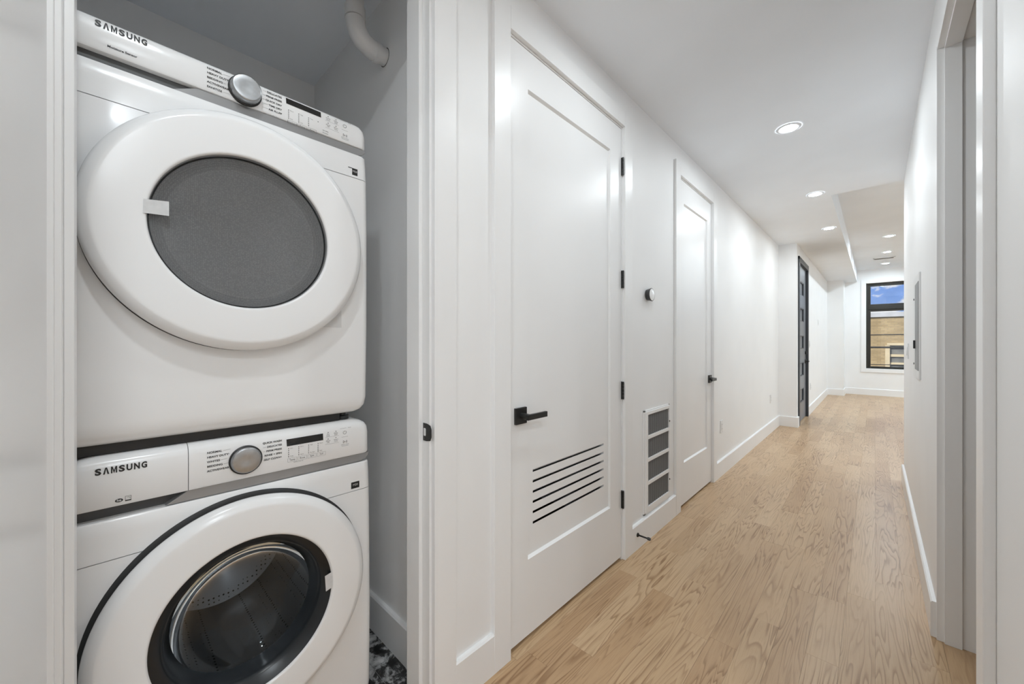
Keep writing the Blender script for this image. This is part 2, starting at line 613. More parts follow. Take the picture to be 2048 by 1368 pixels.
w = MB()
w.box(WRB, RX + 0.14, SOF_Y - 0.12, SOF_Y, 0, TOP)
w.box(RX, RX + 0.14, SOF_Y, BACK, 0, TOP)
struct(w.build('wall_living', 'wall'), 'white walls of the living room beyond the hall', 'wall')
w = MB()
w.box(WRB, 2.7, 1.05, 1.15, 0, CEIL).box(2.7, 2.8, Y0, SOF_Y - 0.12, 0, CEIL).box(WRB, 2.7, 3.2, 3.3, 0, CEIL)  # first wall is an added divider, keeps fill light off the far jamb
struct(w.build('wall_side_room', 'wall'), 'white walls of the unseen rooms behind the hall wall, with an added light divider', 'wall')
w = MB().box(CBX - 0.14, 2.8, Y0 - 0.14, Y0, 0, TOP)
struct(w.build('wall_front', 'wall'), 'white end wall of the hall', 'wall')

w = MB()
w.box(CBX - 0.14, CBX, Y0, JOG_Y + 0.12, 0, CEIL)
w.box(CBX, WL - WT, 0.786, 0.90, 0, CEIL)
w.box(CBX, WL - WT, -0.26, -0.145, 0, CEIL)
w.box(CBX, WL - WT, 2.35, 2.46, 0, CEIL)
w.box(CBX, WL - WT, JOG_Y, JOG_Y + 0.12, 0, CEIL)
w.box(WL - WT, WL, JOG_Y + WT, JOG_Y + 0.12, 0, CEIL)
struct(w.build('wall_closet', 'wall'), 'plain painted inside walls of the laundry closet', 'wall')

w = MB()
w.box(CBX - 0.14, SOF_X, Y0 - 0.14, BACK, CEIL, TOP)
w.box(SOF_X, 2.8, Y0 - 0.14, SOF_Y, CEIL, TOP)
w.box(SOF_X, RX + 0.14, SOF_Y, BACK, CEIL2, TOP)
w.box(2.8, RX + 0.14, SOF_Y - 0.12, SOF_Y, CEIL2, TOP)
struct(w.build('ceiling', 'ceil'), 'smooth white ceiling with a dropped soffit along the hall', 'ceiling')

# ---- floor: subfloor, separate oak boards where the photograph shows them, the rest joined
fl = MB()
fl.box(CBX - 0.14, RX + 0.14, Y0 - 0.14, BACK + 0.2, -0.15, -0.013)
floor = struct(fl.build('floor', 'subfloor'), 'light oak strip floor running down the hall', 'floor')
BW = 0.1005
row0 = -1.105
FIX = {-0.9: (2.27, 1.30), -0.8: (2.42, 1.87), -0.7: (2.07, 3.86), -1.0: (2.80,), -0.5: (2.80, 3.40), -0.4: (3.46, 2.84),
       -0.2: (2.38,), -0.1: (2.50,), 0.1: (2.90,), -0.3: (2.365,)}
n_board = 0
def board(x0, x1, y0, y1):
    global n_board
    gap = 0.00025
    dz = random.uniform(-0.0003, 0.0003)
    MB().box(x0 + gap, x1 - gap, y0 + gap, y1 - gap, -0.013, dz).build('plank', 'oak', floor)
    n_board += 1
rest = MB()
for i in range(-1, 16):
    x0 = row0 + i * BW
    x1 = x0 + BW
    key = round(round(x0 + 0.005, 1), 1)
    ystart = 0.30
    yend = BACK
    if x0 < WL - WT: x0 = WL - WT
    if x0 + 0.05 > WR + 0.11: ystart = SOF_Y
    cuts = sorted(FIX.get(key, ()))
    marks = [ystart]
    for c in cuts:
        while c - marks[-1] > 1.35:
            marks.append(marks[-1] + random.uniform(0.5, 0.95))
        if c - marks[-1] > 0.12: marks.append(c)
    while yend - marks[-1] > 1.5:
        marks.append(marks[-1] + random.uniform(0.45, 1.35))
    marks.append(yend)
    for a, c in zip(marks, marks[1:]):
        board(x0, x1, a, c)
    if ystart < 1: rest.box(x0, x1, Y0, ystart, -0.013, 0)
xr = row0 + 16 * BW
y = SOF_Y
for i in range(30):
    x0 = xr + i * BW
    if x0 > RX: break
    rest.box(x0 + 0.0007, min(x0 + BW, RX) - 0.0007, SOF_Y, BACK, -0.013, 0)
for i in range(24):
    x0 = row0 + 14 * BW + i * BW
    if x0 > 2.7: break
    rest.box(max(x0, WR + 0.11) + 0.0007, min(x0 + BW, 2.7) - 0.0007, Y0, 3.2, -0.013, 0)
tag(rest.build('boards', 'oakfar', floor), kind='stuff')

# closet tiles
cf = MB().box(CBX, WL - WT, -0.145, 0.786, -0.013, -0.004)
closet_floor = struct(cf.build('floor_closet', 'grout'), 'black and white marble tile floor under the stacked laundry machines', 'floor')
ty = [-0.145, 0.235, 0.684, 0.786]
tx = [CBX, -1.985, -1.680, -1.3735, -1.16]
for i in range(4):
    for j in range(3):
        MB().box(tx[i] + 0.0015, tx[i + 1] - 0.0015, ty[j] + 0.0015, ty[j + 1] - 0.0015, -0.006, 0.0).build('tile', 'marble', closet_floor)

# ------------------------------------------------------------------ baseboards (eased top edge)
BH, BT = 0.148, 0.017
def base_y(name, x, side, y0, y1, label):
    """runs along Y on a wall whose face is x; side +1 faces +X"""
    p = [(0, 0), (BT, 0), (BT, BH - 0.006), (BT - 0.005, BH), (0, BH)]
    m_ = MB().rings([[(x + side * a, y0, z) for a, z in p], [(x + side * a, y1, z) for a, z in p]], True, True, False)
    return struct(m_.build(name, 'trim'), label, 'baseboard')
def base_x(name, y, side, x0, x1, label):
    p = [(0, 0), (BT, 0), (BT, BH - 0.006), (BT - 0.005, BH), (0, BH)]
    m_ = MB().rings([[(x0, y + side * a, z) for a, z in p], [(x1, y + side * a, z) for a, z in p]], True, True, False)
    return struct(m_.build(name, 'trim'), label, 'baseboard')
base_y('baseboard_left', WL, 1, 0.803, 0.983, 'short white baseboard between the laundry closet and the louvred door')
base_y('baseboard_left', WL, 1, 2.092, 2.767, 'white baseboard under the return air grille')
base_y('baseboard_left', WL, 1, 3.729, JOG_Y, 'long white baseboard between the plain door and the wall jog')
base_x('baseboard_jog', JOG_Y, -1, WL + BT, WL2 + BT, 'short white baseboard across the wall jog')
base_y('baseboard_entry', WL2, 1, JOG_Y, 6.955, 'stub of white baseboard before the grey entry door')
base_y('baseboard_entry', WL2, 1, 8.055, 11.65, 'white baseboard past the grey entry door')
base_x('baseboard_column', 11.65, -1, WL2 + BT, -0.527 + BT, 'white baseboard wrapping the corner column')
base_y('baseboard_column', -0.527, 1, 11.65, BACK, 'white baseboard on the return of the corner column')
base_x('baseboard_back', BACK, -1, -0.527 + BT, RX, 'white baseboard under the black-framed window')
base_y('baseboard_right', WR, -1, OP_R[1] + 0.004, SOF_Y, 'white baseboard on the wall below the breaker panel')
base_y('baseboard_right', WR, -1, OP_B[1], OP_R[0] - 0.078, 'white baseboard on the near side of the cased opening')
base_x('baseboard_closet', 0.786, -1, CBX, WL - WT, 'white baseboard inside the laundry closet')

# ------------------------------------------------------------------ door frames on the left wall
CW = 0.088
def frame_left(name, op, stop_x, label):
    """jambs, stops and casings around an opening of the left wall"""
    a, c, hd = op
    t = thing(name, (WL, (a + c) / 2, 0), label, 'door frame', kind='structure')
    jt = 0.018
    xb = WL - WT
    box('jamb', 'trim', t, xb, WL, a, a + jt, 0, hd, 0.0015)
    box('jamb', 'trim', t, xb, WL, c - jt, c, 0, hd, 0.0015)
    box('head_jamb', 'trim', t, xb, WL, a + jt, c - jt, hd - jt, hd, 0.0015)
    st = 0.013
    if stop_x is not None:
        s0, s1 = stop_x
        box('door_stop', 'trim', t, s0, s1, a + jt, a + jt + st, 0, hd - jt, 0.0015)
        box('door_stop', 'trim', t, s0, s1, c - jt - st, c - jt, 0, hd - jt, 0.0015)
        box('door_stop', 'trim', t, s0, s1, a + jt + st, c - jt - st, hd - jt - st, hd - jt, 0.0015)
    rv = 0.008
    i0, i1, ih = a + jt - rv, c - jt + rv, hd - jt + rv
    box('casing', 'trim', t, WL, TR, i0 - CW, i0, 0, ih + CW, 0.0015)
    box('casing', 'trim', t, WL, TR, i1, i1 + CW, 0, ih + CW, 0.0015)
    box('head_casing', 'trim', t, WL, TR, i0, i1, ih, ih + CW, 0.0015)
    return t

fc = frame_left('trim_1', OP_C, (WL - WT, WL - 0.040), 'white door frame around the laundry closet with black strike plate')
# strike plate with curved lip, latch hole and screws on the right jamb of the closet
yj = OP_C[1] - 0.018
sp = MB()
pl = []
x0s, x1s, z0s, z1s = WL - 0.034, WL + 0.012, 0.912, 0.969
poly = [(x0s, z0s), (x0s + 0.020, z0s), (x1s - 0.006, z0s + 0.004), (x1s, z0s + 0.016), (x1s, z1s - 0.016), (x1s - 0.006, z1s - 0.004), (x0s + 0.020, z1s), (x0s, z1s)]
hole = [(x0s + 0.005, 0.928), (x0s + 0.014, 0.928), (x0s + 0.016, 0.931), (x0s + 0.016, 0.950), (x0s + 0.014, 0.953), (x0s + 0.005, 0.953), (x0s + 0.004, 0.950), (x0s + 0.004, 0.931)]
order = [hole[0], hole[1], hole[2], hole[2], hole[3], hole[4], hole[5], hole[6]]
sp.rings([[(x, yj - 0.0016, z) for x, z in poly], [(x, yj - 0.0001, z) for x, z in poly]], True, True, False)
so = sp.build('strike_plate', 'black', fc)
tag(so, 'black metal strike plate with curved lip')
MB().rings([[(x, yj - 0.0020, z) for x, z in hole], [(x, yj - 0.0010, z) for x, z in hole]], True, True, False).build('latch_hole', 'outlet', so)
for zz in (0.920, 0.961):
    MB().rings([[(x0s + 0.010 + 0.0035 * math.cos(q), yj - 0.0024 + e, zz + 0.0035 * math.sin(q)) for q in (math.pi * k / 6 for k in range(12))] for e in (0, 0.002)], True, True, False).build('screw', 'thermo', so)
f1 = frame_left('trim_2', OP_1, (WL - WT, WL - 0.045), 'white door frame around the louvred door')
f2 = frame_left('trim_3', OP_2, (WL - WT, WL - 0.045), 'white door frame around the plain panel door')

# ------------------------------------------------------------------ panel doors
def shaker(t, y0, y1, z0, z1, xf, py0, py1, pz0, pz1, slots=None):
    """stiles and rails with a sloped moulding down to a recessed panel; optional louvre slots"""
    th, dp, sl = 0.035, 0.011, 0.009
    f = MB()
    f.box(xf - th, xf, y0, py0, z0, z1).box(xf - th, xf, py1, y1, z0, z1)
    f.box(xf - th, xf, py0, py1, z0, pz0).box(xf - th, xf, py0, py1, pz1, z1)
    f.build('stiles_and_rails', 'door', t)
    o = [(py0, pz0), (py1, pz0), (py1, pz1), (py0, pz1)]
    q = [(py0 + sl * .4, pz0 + sl), (py1 - sl * .4, pz0 + sl), (py1 - sl * .4, pz1 - sl), (py0 + sl * .4, pz1 - sl)]
    mo = MB()
    mo.rings([[(xf, a, c) for a, c in o], [(xf - dp, a, c) for a, c in q]], False, False, False)
    mo.build('panel_moulding', 'door', t)
    p = MB()
    xp, xq = xf - dp, xf - dp - (0.024 if slots else 0.014)
    if not slots:
        p.box(xq, xp, py0, py1, pz0, pz1)
    else:
        s0, s1, zs, hh = slots
        p.box(xq, xp, py0, s0, pz0, pz1).box(xq, xp, s1, py1, pz0, pz1)
        zs = sorted(zs)
        rise = -0.017
        lo = pz0
        edges = []
        for zc in zs:
            edges.append((lo, zc - hh / 2)); lo = zc + hh / 2
        edges.append((lo, pz1))
        for i, (a, c) in enumerate(edges):
            ra = 0 if i == 0 else rise
            rc = 0 if i == len(edges) - 1 else rise
            p.rings([[(xp, y, a), (xp, y, c), (xq, y, c + rc), (xq, y, a + ra)] for y in (s0, s1)], True, True, False)
    p.build('louvred_panel' if slots else 'panel', 'door', t)

def hinge(t, x, y, zc, side):
    """black butt hinge: leaf on the jamb and a knuckle barrel"""
    h = MB()
    h.box(x - 0.022, x - 0.0005, y - 0.0022, y + 0.0022, zc - 0.05, zc + 0.05)
    o = h.build('hinge', 'black', t)
    k = MB()
    for i in range(5):
        k.tube([(x + 0.004, y, zc - 0.05 + i * 0.02 + 0.0008), (x + 0.004, y, zc - 0.05 + (i + 1) * 0.02 - 0.0008)], 0.0062, 12)
    k.build('knuckle', 'black', o)

HZ = (2.228, 1.589, 0.960, 0.343)

def lever(t, x, y, z, direction, out=0.048):
    """square rose, neck and flat lever handle"""
    ro = box('door_handle', 'black', t, x, x + 0.011, y - 0.033, y + 0.033, z - 0.033, z + 0.033, 0.0012)
    MB().tube([(x + 0.010, y, z), (x + out - 0.006, y, z)], 0.0125, 20).build('neck', 'black', ro)
    a, c = (y - 0.014, y + 0.108) if direction > 0 else (y - 0.108, y + 0.014)
    box('lever', 'black', ro, x + out - 0.012, x + out + 0.001, a, c, z - 0.011, z + 0.011, 0.0015)
    return ro

DF = WL - 0.003     # face of closed doors
d1 = thing('door_1', (DF, 1.536, 0), 'white panel door with six louvre slots and black lever handle', 'door', kind='structure')
shaker(d1, 1.080, 1.993, 0.018, 2.441, DF, 1.192, 1.872, 0.331, 2.283, (1.236, 1.822, (0.687, 0.642, 0.598, 0.5545, 0.511, 0.466), 0.0105))
for z in HZ: hinge(d1, DF + 0.006, 1.9955, z, 1)
lever(d1, DF, 1.141, 0.936, 1, 0.058)

d2 = thing('door_2', (DF, 3.25, 0), 'plain white one-panel door beside the return air grille', 'door', kind='structure')
shaker(d2, 2.868, 3.632, 0.018, 2.441, DF, 2.975, 3.530, 0.325, 2.278)
for z in HZ: hinge(d2, DF + 0.006, 2.8655, z, -1)
lever(d2, DF, 3.582, 0.915, -1, 0.055)

# laundry closet door standing open at right angles to the wall
d3 = thing('door_3', (WL + 0.006, -0.094, 0), 'open white flush door of the laundry closet', 'door', kind='structure')
box('slab', 'door', d3, WL + 0.006, WL + 0.766, -0.110, -0.0755, 0.015, 2.425, 0.0015)
rs = box('door_handle', 'black', d3, WL + 0.69, WL + 0.756, -0.0755, -0.0645, 0.902, 0.968, 0.0012)
MB().tube([(WL + 0.723, -0.066, 0.935), (WL + 0.723, -0.030, 0.935)], 0.0125, 16).build('neck', 'black', rs)
box('lever', 'black', rs, WL + 0.615, WL + 0.735, -0.032, -0.019, 0.924, 0.946, 0.0015)

# ------------------------------------------------------------------ grey entry door
d4 = thing('door_4', (WL2, 7.505, 0), 'grey entry door with five small square panes and black handle', 'door', kind='structure')
e0, e1, eh = OP_E
fr_ = MB()
fr_.box(WL2 - 0.13, WL2 + 0.018, e0 + 0.001, e0 + 0.04, 0, eh - 0.001).box(WL2 - 0.13, WL2 + 0.018, e1 - 0.04, e1 - 0.001, 0, eh - 0.001)
fr_.box(WL2 - 0.13, WL2 + 0.018, e0 + 0.04, e1 - 0.04, eh - 0.04, eh - 0.001)
fr_.box(WL2 + 0.001, WL2 + 0.018, e0 - 0.042, e0 + 0.001, 0, eh + 0.042).box(WL2 + 0.001, WL2 + 0.018, e1 - 0.001, e1 + 0.042, 0, eh + 0.042)
fr_.box(WL2 + 0.001, WL2 + 0.018, e0 - 0.042, e1 + 0.042, eh - 0.001, eh + 0.042)
tag(fr_.build('frame', 'greyframe', d4, 0.002), 'dark charcoal door frame')
sx0, sx1 = WL2 - 0.060, WL2 - 0.016
sy0, sy1 = e0 + 0.043, e1 - 0.043
ly0, ly1 = 7.27, 7.74
lz = [2.075, 1.665, 1.235, 0.805, 0.395]
lh = 0.105
s = MB()
s.box(sx0, sx1, sy0, ly0, 0.012, eh - 0.043).box(sx0, sx1, ly1, sy1, 0.012, eh - 0.043)
zc_ = eh - 0.043
for z in lz:
    s.box(sx0, sx1, ly0, ly1, z + lh, zc_); zc_ = z - lh
s.box(sx0, sx1, ly0, ly1, 0.012, zc_)
s.build('slab', 'greydoor', d4)
for z in lz:
    o = MB()
    o.box(sx0 + 0.012, sx0 + 0.024, ly0, ly1, z - lh, z + lh).build('pane', 'greydoor', d4)
    bd = MB()
    for (a, c, p, q) in ((ly0, ly0 + .014, z - lh, z + lh), (ly1 - .014, ly1, z - lh, z + lh), (ly0, ly1, z - lh, z - lh + .014), (ly0, ly1, z + lh - .014, z + lh)):
        bd.box(sx0 + 0.012, sx1 - 0.004, a, c, p, q)
    bd.build('pane_bead', 'greyframe', d4)
lever(d4, sx1, sy1 - 0.065, 0.920, -1, 0.055)
MB().tube([(sx1, sy1 - 0.065, 1.06), (sx1 + 0.022, sy1 - 0.065, 1.06)], 0.027, 24).build('deadbolt', 'black', d4)

# ------------------------------------------------------------------ cased opening in the right wall
t4 = thing('trim_4', (WR, (OP_R[0] + OP_R[1]) / 2, 0), 'white cased opening to the side room with a door stop down its jamb', 'door frame', kind='structure')
jt = 0.012
box('jamb', 'trim', t4, WR - 0.001, WRB + 0.012, OP_R[1] - jt, OP_R[1] + 0.0, 0, OP_R[2], 0.001)
box('jamb', 'trim', t4, WR, WRB + 0.012, OP_R[0], OP_R[0] + jt, 0, OP_R[2], 0.001)
box('head_jamb', 'trim', t4, WR, WRB + 0.012, OP_R[0] + jt, OP_R[1] - jt, OP_R[2] - jt, OP_R[2], 0.001)
box('door_stop', 'trim', t4, WR + 0.020, WR + 0.068, OP_R[1] - jt - 0.011, OP_R[1] - jt, 0, OP_R[2] - jt, 0.001)
box('door_stop', 'trim', t4, WR + 0.020, WR + 0.068, OP_R[0] + jt, OP_R[0] + jt + 0.011, 0, OP_R[2] - jt, 0.001)
box('door_stop', 'trim', t4, WR + 0.020, WR + 0.068, OP_R[0] + jt + 0.011, OP_R[1] - jt - 0.011, OP_R[2] - jt - 0.011, OP_R[2] - jt, 0.001)
box('casing', 'trim', t4, WR - 0.019, WR, OP_R[0] - 0.074, OP_R[0] - 0.001, 0, OP_R[2] + 0.07, 0.002)

t5 = thing('trim_fill_opening', (WR, (OP_B[0] + OP_B[1]) / 2, 0), 'white jamb of the added unseen opening passing fill light to the laundry closet', 'door frame', kind='structure')  # lines the opening added for fill light
box('jamb', 'trim', t5, WR - 0.004, WRB + 0.004, OP_B[0], OP_B[0] + jt, 0, OP_B[2], 0.001)
box('jamb', 'trim', t5, WR - 0.004, WRB + 0.004, OP_B[1] - jt, OP_B[1], 0, OP_B[2], 0.001)
box('head_jamb', 'trim', t5, WR - 0.004, WRB + 0.004, OP_B[0] + jt, OP_B[1] - jt, OP_B[2] - jt, OP_B[2], 0.001)

# ------------------------------------------------------------------ windows
def window(name, q, label, crank):
    x0, x1, z0, z1 = q
    t = thing(name, ((x0 + x1) / 2, BACK + 0.06, z0), label, 'window', kind='structure')
    ya, yb = BACK + 0.055, BACK + 0.125
    fw = 0.045
    f = MB()
    f.box(x0, x0 + fw, ya, yb, z0, z1).box(x1 - fw, x1, ya, yb, z0, z1).box(x0 + fw, x1 - fw, ya, yb, z0, z0 + 0.03).box(x0 + fw, x1 - fw, ya, yb, z1 - fw, z1)
    f.build('window_frame', 'winframe', t, 0.003)
    zm = 2.035
    box('transom_bar', 'winframe', t, x0 + fw, x1 - fw, ya, yb, zm - 0.04, zm + 0.04, 0.004)
    for (a, c) in ((z0 + 0.03, zm - 0.04), (zm + 0.04, z1 - fw)):
        sf = MB()
        sw = 0.036
        y2, y3 = ya + 0.015, yb - 0.008
        lowr = 0.045 if a > 1.5 else 0.022
        topr = 0.045 if a < 1.5 else 0.03
        sf.box(x0 + fw, x0 + fw + sw, y2, y3, a, c).box(x1 - fw - sw, x1 - fw, y2, y3, a, c)
        sf.box(x0 + fw + sw, x1 - fw - sw, y2, y3, a, a + lowr).box(x0 + fw + sw, x1 - fw - sw, y2, y3, c - topr, c)
        so_ = sf.build('sash', 'winframe', t, 0.003)
        box('pane', 'winglass', so_, x0 + fw + sw, x1 - fw - sw, ya + 0.04, ya + 0.046, a + lowr, c - topr)
    cs = MB()
    ov = 0.084
    cs.box(x0 - ov, x0, BACK - 0.018, BACK, z0 - ov, z1 + ov).box(x1, x1 + ov, BACK - 0.018, BACK, z0 - ov, z1 + ov)
    cs.box(x0, x1, BACK - 0.018, BACK, z0 - ov, z0).box(x0, x1, BACK - 0.018, BACK, z1, z1 + ov)
    tag(cs.build('window_casing', 'trim', t, 0.002), 'white picture-frame casing')
    rv = MB()
    rv.box(x0 - 0.001, x0 + 0.004, BACK - 0.002, ya, z0, z1).box(x1 - 0.004, x1 + 0.001, BACK - 0.002, ya, z0, z1)
    rv.box(x0, x1, BACK - 0.002, ya, z0 - 0.001, z0 + 0.004).box(x0, x1, BACK - 0.002, ya, z1 - 0.004, z1 + 0.001)
    rv.build('window_reveal', 'trim', t)
    if crank:
        ck = MB()
        ck.box(x0 + 0.11, x0 + 0.23, ya - 0.018, ya + 0.01, z0 + 0.005, z0 + 0.035)
        ck.tube([(x0 + 0.17, ya - 0.015, z0 + 0.03), (x0 + 0.22, ya - 0.04, z0 + 0.045), (x0 + 0.29, ya - 0.045, z0 + 0.028)], 0.007, 10)
        ck.tube([(x0 + 0.29, ya - 0.045, z0 + 0.028), (x0 + 0.29, ya - 0.075, z0 + 0.03)], 0.009, 10)
        ck.build('crank', 'winframe', t)
    return t
window('window_1', WIN, 'tall black-framed window with an upper transom sash at the hall end', True)
window('window_fill', WIN2, 'added unseen black-framed window bringing daylight into the living room', True)

# ------------------------------------------------------------------ recessed lights
def downlight(x, y, z, label, group=None, led='led'):
    t = thing('recessed_light', (x, y, z), label, 'light', group)
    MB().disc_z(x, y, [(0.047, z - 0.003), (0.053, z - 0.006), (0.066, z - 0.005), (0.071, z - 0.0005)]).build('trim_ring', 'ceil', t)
    n = 24
    MB().add([(x, y, z - 0.0085)] + [(x + 0.049 * math.cos(2 * math.pi * k / n), y + 0.049 * math.sin(2 * math.pi * k / n), z - 0.003) for k in range(n)], [(0, k + 1, (k + 1) % n + 1) for k in range(n)], True).build('lens', led, t)
    return t
for y, where in ((-0.02, 'hall ceiling in front of the laundry closet'), (1.555, 'hall ceiling in front of the louvred door'), (3.132, 'hall ceiling in front of the plain panel door'),
                 (4.708, 'hall ceiling beside the corner of the raised ceiling'), (6.236, 'hall ceiling just before the wall jog')):
    downlight(-0.42, y, CEIL, 'round slim recessed light in the ' + where)
for y, where in ((8.57, 'farthest from the window'), (10.05, 'just before the air register'), (11.49, 'between the air register and the window')):
    downlight(0.165, y, CEIL2, 'round recessed light in the raised ceiling, ' + where, None, 'led2')
for y in (6.2, 8.7, 11.2):  # unseen lights added to brighten the living room
    for x in (1.6, 3.3):
        downlight(x, y, CEIL2, 'round added fill light over the unseen side of the living room', 'added fill lights over the unseen side of the living room', 'led_fill_living')
for x in (0.95, 1.9):  # unseen lights added to fill the closet and machines through the opening
    for y in (-1.7, -0.2):
        downlight(x, y, CEIL, 'round added fill light in the unseen room opposite the laundry closet', 'added fill lights in the unseen room opposite the closet', 'led_fill_side')

# ceiling air register in the raised ceiling
t = thing('ceiling_register', (0.13, 10.75, CEIL2), 'white louvred air register in the raised ceiling between two recessed lights', 'vent')
rg = MB()
a, c, p, q = -0.03, 0.29, 10.66, 10.84
rg.box(a, c, p, p + 0.02, CEIL2 - 0.008, CEIL2).box(a, c, q - 0.02, q, CEIL2 - 0.008, CEIL2).box(a, a + 0.02, p, q, CEIL2 - 0.008, CEIL2).box(c - 0.02, c, p, q, CEIL2 - 0.008, CEIL2)
rg.build('frame', 'trim', t)
for i in range(7):
    yy = p + 0.03 + i * 0.019
    MB().rings([[(xx, yy, CEIL2 - 0.008), (xx, yy + 0.002, CEIL2 - 0.008), (xx, yy + 0.012, CEIL2 - 0.001), (xx, yy + 0.010, CEIL2 - 0.001)] for xx in (a + 0.02, c - 0.02)], True, True, False).build('slat', 'trim', t)
box('duct', 'slot', t, a + 0.02, c - 0.02, p + 0.02, q - 0.02, CEIL2 - 0.0008, CEIL2 - 0.0003)

# ------------------------------------------------------------------ return air grille
t = thing('return_air_grille', (WL, 2.46, 0.155), 'white framed return air grille with four grey filter bays', 'vent')
gy0, gy1, gz0, gz1 = 2.268, 2.672, 0.158, 0.808
gx = WL + 0.012
gf = MB()
gf.box(WL, gx - 0.006, gy0, gy1, gz0, gz0 + 0.01).box(WL, gx - 0.006, gy0, gy1, gz1 - 0.01, gz1).box(WL, gx - 0.006, gy0, gy0 + 0.022, gz0, gz1).box(WL, gx - 0.006, gy1 - 0.012, gy1, gz0, gz1)
gf.build('flange', 'trim', t, 0.001)
bz = [0.205, 0.350, 0.494, 0.636, 0.778]
df = MB()
iy0, iy1 = gy0 + 0.020, gy1 - 0.010
by0, by1 = 2.318, 2.652
df.box(WL + 0.004, gx, iy0, by0, gz0 + 0.012, gz1 - 0.010).box(WL + 0.004, gx, by1, iy1, gz0 + 0.012, gz1 - 0.010)
df.box(WL + 0.004, gx, by0, by1, gz0 + 0.012, bz[0]).box(WL + 0.004, gx, by0, by1, bz[4], gz1 - 0.010)
for z in bz[1:4]:
    df.box(WL + 0.004, gx, by0, by1, z - 0.011, z + 0.011)
dfo = df.build('hinged_frame', 'trim', t, 0.001)
for i in range(4):
    za = bz[i] + (0 if i == 0 else 0.011)
    zb = bz[i + 1] - (0 if i == 3 else 0.011)
    pleat = MB()
    n = 24
    pts = [(WL + 0.0025 + (0.0045 if k % 2 else 0), by0 + (by1 - by0) * k / n) for k in range(n + 1)]
    pleat.rings([[(x, y, za) for x, y in pts], [(x, y, zb) for x, y in pts]], False, False, False, False)
    pleat.build('filter', 'filter', t)
for z in (0.690, 0.290):
    MB().tube([(gx, iy1 - 0.006, z), (gx + 0.004, iy1 - 0.006, z)], 0.005, 10).build('latch', 'thermo', t)

# ------------------------------------------------------------------ thermostat
t = thing('thermostat', (WL, 2.33, 1.53), 'round thermostat with dark rim and pale face on the white hall wall', 'thermostat')
MB().lathe_x(WL, 2.330, 1.531, [(0.0, 0), (0.034, 0), (0.035, 0.004), (0.040, 0.026), (0.0415, 0.029), (0.040, 0.031), (0.037, 0.0315)], 48).build('body', 'thermo', t)
MB().lathe_x(WL, 2.330, 1.531, [(0.037, 0.0314), (0.030, 0.033), (0.0, 0.034)], 48).build('face', 'plastic', t)

# ------------------------------------------------------------------ doorstop on the baseboard
t = thing('doorstop', (WL + BT, 2.158, 0.088), 'black rod doorstop screwed to the baseboard under the grille', 'doorstop')
MB().lathe_x(WL + BT, 2.158, 0.088, [(0.0, 0), (0.0125, 0), (0.0125, 0.004), (0.005, 0.011), (0.0045, 0.062)], 20).build('rod', 'black', t)
MB().lathe_x(WL + BT, 2.158, 0.088, [(0.0045, 0.061), (0.0085, 0.062), (0.009, 0.075), (0.006, 0.080), (0, 0.080)], 20).build('tip', 'rubber', t)

# ------------------------------------------------------------------ outlets and switches
def plate(name, x, side, y, z, label, cat, kind_):
    t = thing(name, (x, y, z), label, cat)
    px = x + side * 0.006
    box('cover_plate', 'outlet', t, x, px, y - 0.036, y + 0.036, z - 0.058, z + 0.058, 0.002)
    if kind_ == 'outlet':
        bo = box('receptacle', 'outlet', t, px, px + side * 0.002, y - 0.017, y + 0.017, z - 0.034, z + 0.034, 0.001)
        for dz in (-0.019, 0.019):
            for dy in (-0.006, 0.006):
                box('slot', 'slot', bo, px + side * 0.0019, px + side * 0.0023, y + dy - 0.001, y + dy + 0.001, z + dz - 0.004, z + dz + 0.004)
    else:
        MB().rings([[(px, y - 0.016, z - 0.033), (px + side * 0.006, y - 0.016, z - 0.033), (px + side * 0.002, y - 0.016, z + 0.033), (px, y - 0.016, z + 0.033)],
                    [(px, y + 0.016, z - 0.033), (px + side * 0.006, y + 0.016, z - 0.033), (px + side * 0.002, y + 0.016, z + 0.033), (px, y + 0.016, z + 0.033)]], True, True, False).build('rocker', 'outlet', t)
    return t
plate('wall_outlet', WL, 1, 3.925, 0.447, 'white wall outlet just past the plain panel door', 'outlet', 'outlet')
plate('wall_outlet', WL, 1, 6.245, 0.455, 'white wall outlet near the wall jog', 'outlet', 'outlet')
plate('wall_outlet', WL2, 1, 8.45, 0.46, 'white wall outlet just past the grey entry door', 'outlet', 'outlet')
plate('light_switch', WL2, 1, 8.30, 1.20, 'white light switch right beside the grey entry door', 'switch', 'switch')
plate('light_switch', WL2, 1, 9.68, 1.62, 'small white wall control halfway between the entry door and the corner column', 'switch', 'switch')
plate('light_switch', WR, -1, 4.22, 1.165, 'white light switch on the wall beyond the breaker panel', 'switch', 'switch')

# ------------------------------------------------------------------ breaker panel on the right wall
t = thing('breaker_panel', (WR, 3.34, 1.02), 'white flanged breaker panel with grey door on the hall wall', 'breaker panel')
by0_, by1_, bz0_, bz1_ = 3.120, 3.535, 1.022, 1.628
bp_ = MB()
in0, in1, iz0, iz1 = 3.150, 3.385, 1.070, 1.580
bp_.box(WR - 0.008, WR, by0_, in0, bz0_, bz1_).box(WR - 0.008, WR, in1, by1_, bz0_, bz1_).box(WR - 0.008, WR, in0, in1, bz0_, iz0).box(WR - 0.008, WR, in0, in1, iz1, bz1_)
bp_.build('flange', 'outlet', t, 0.002)
dr = box('panel_door', 'panelgrey', t, WR - 0.010, WR - 0.001, in0 - 0.014, in1 - 0.003, iz0, iz1, 0.002)
box('latch', 'slot', dr, WR - 0.018, WR - 0.010, in1 - 0.030, in1 - 0.008, 1.195, 1.245, 0.002)
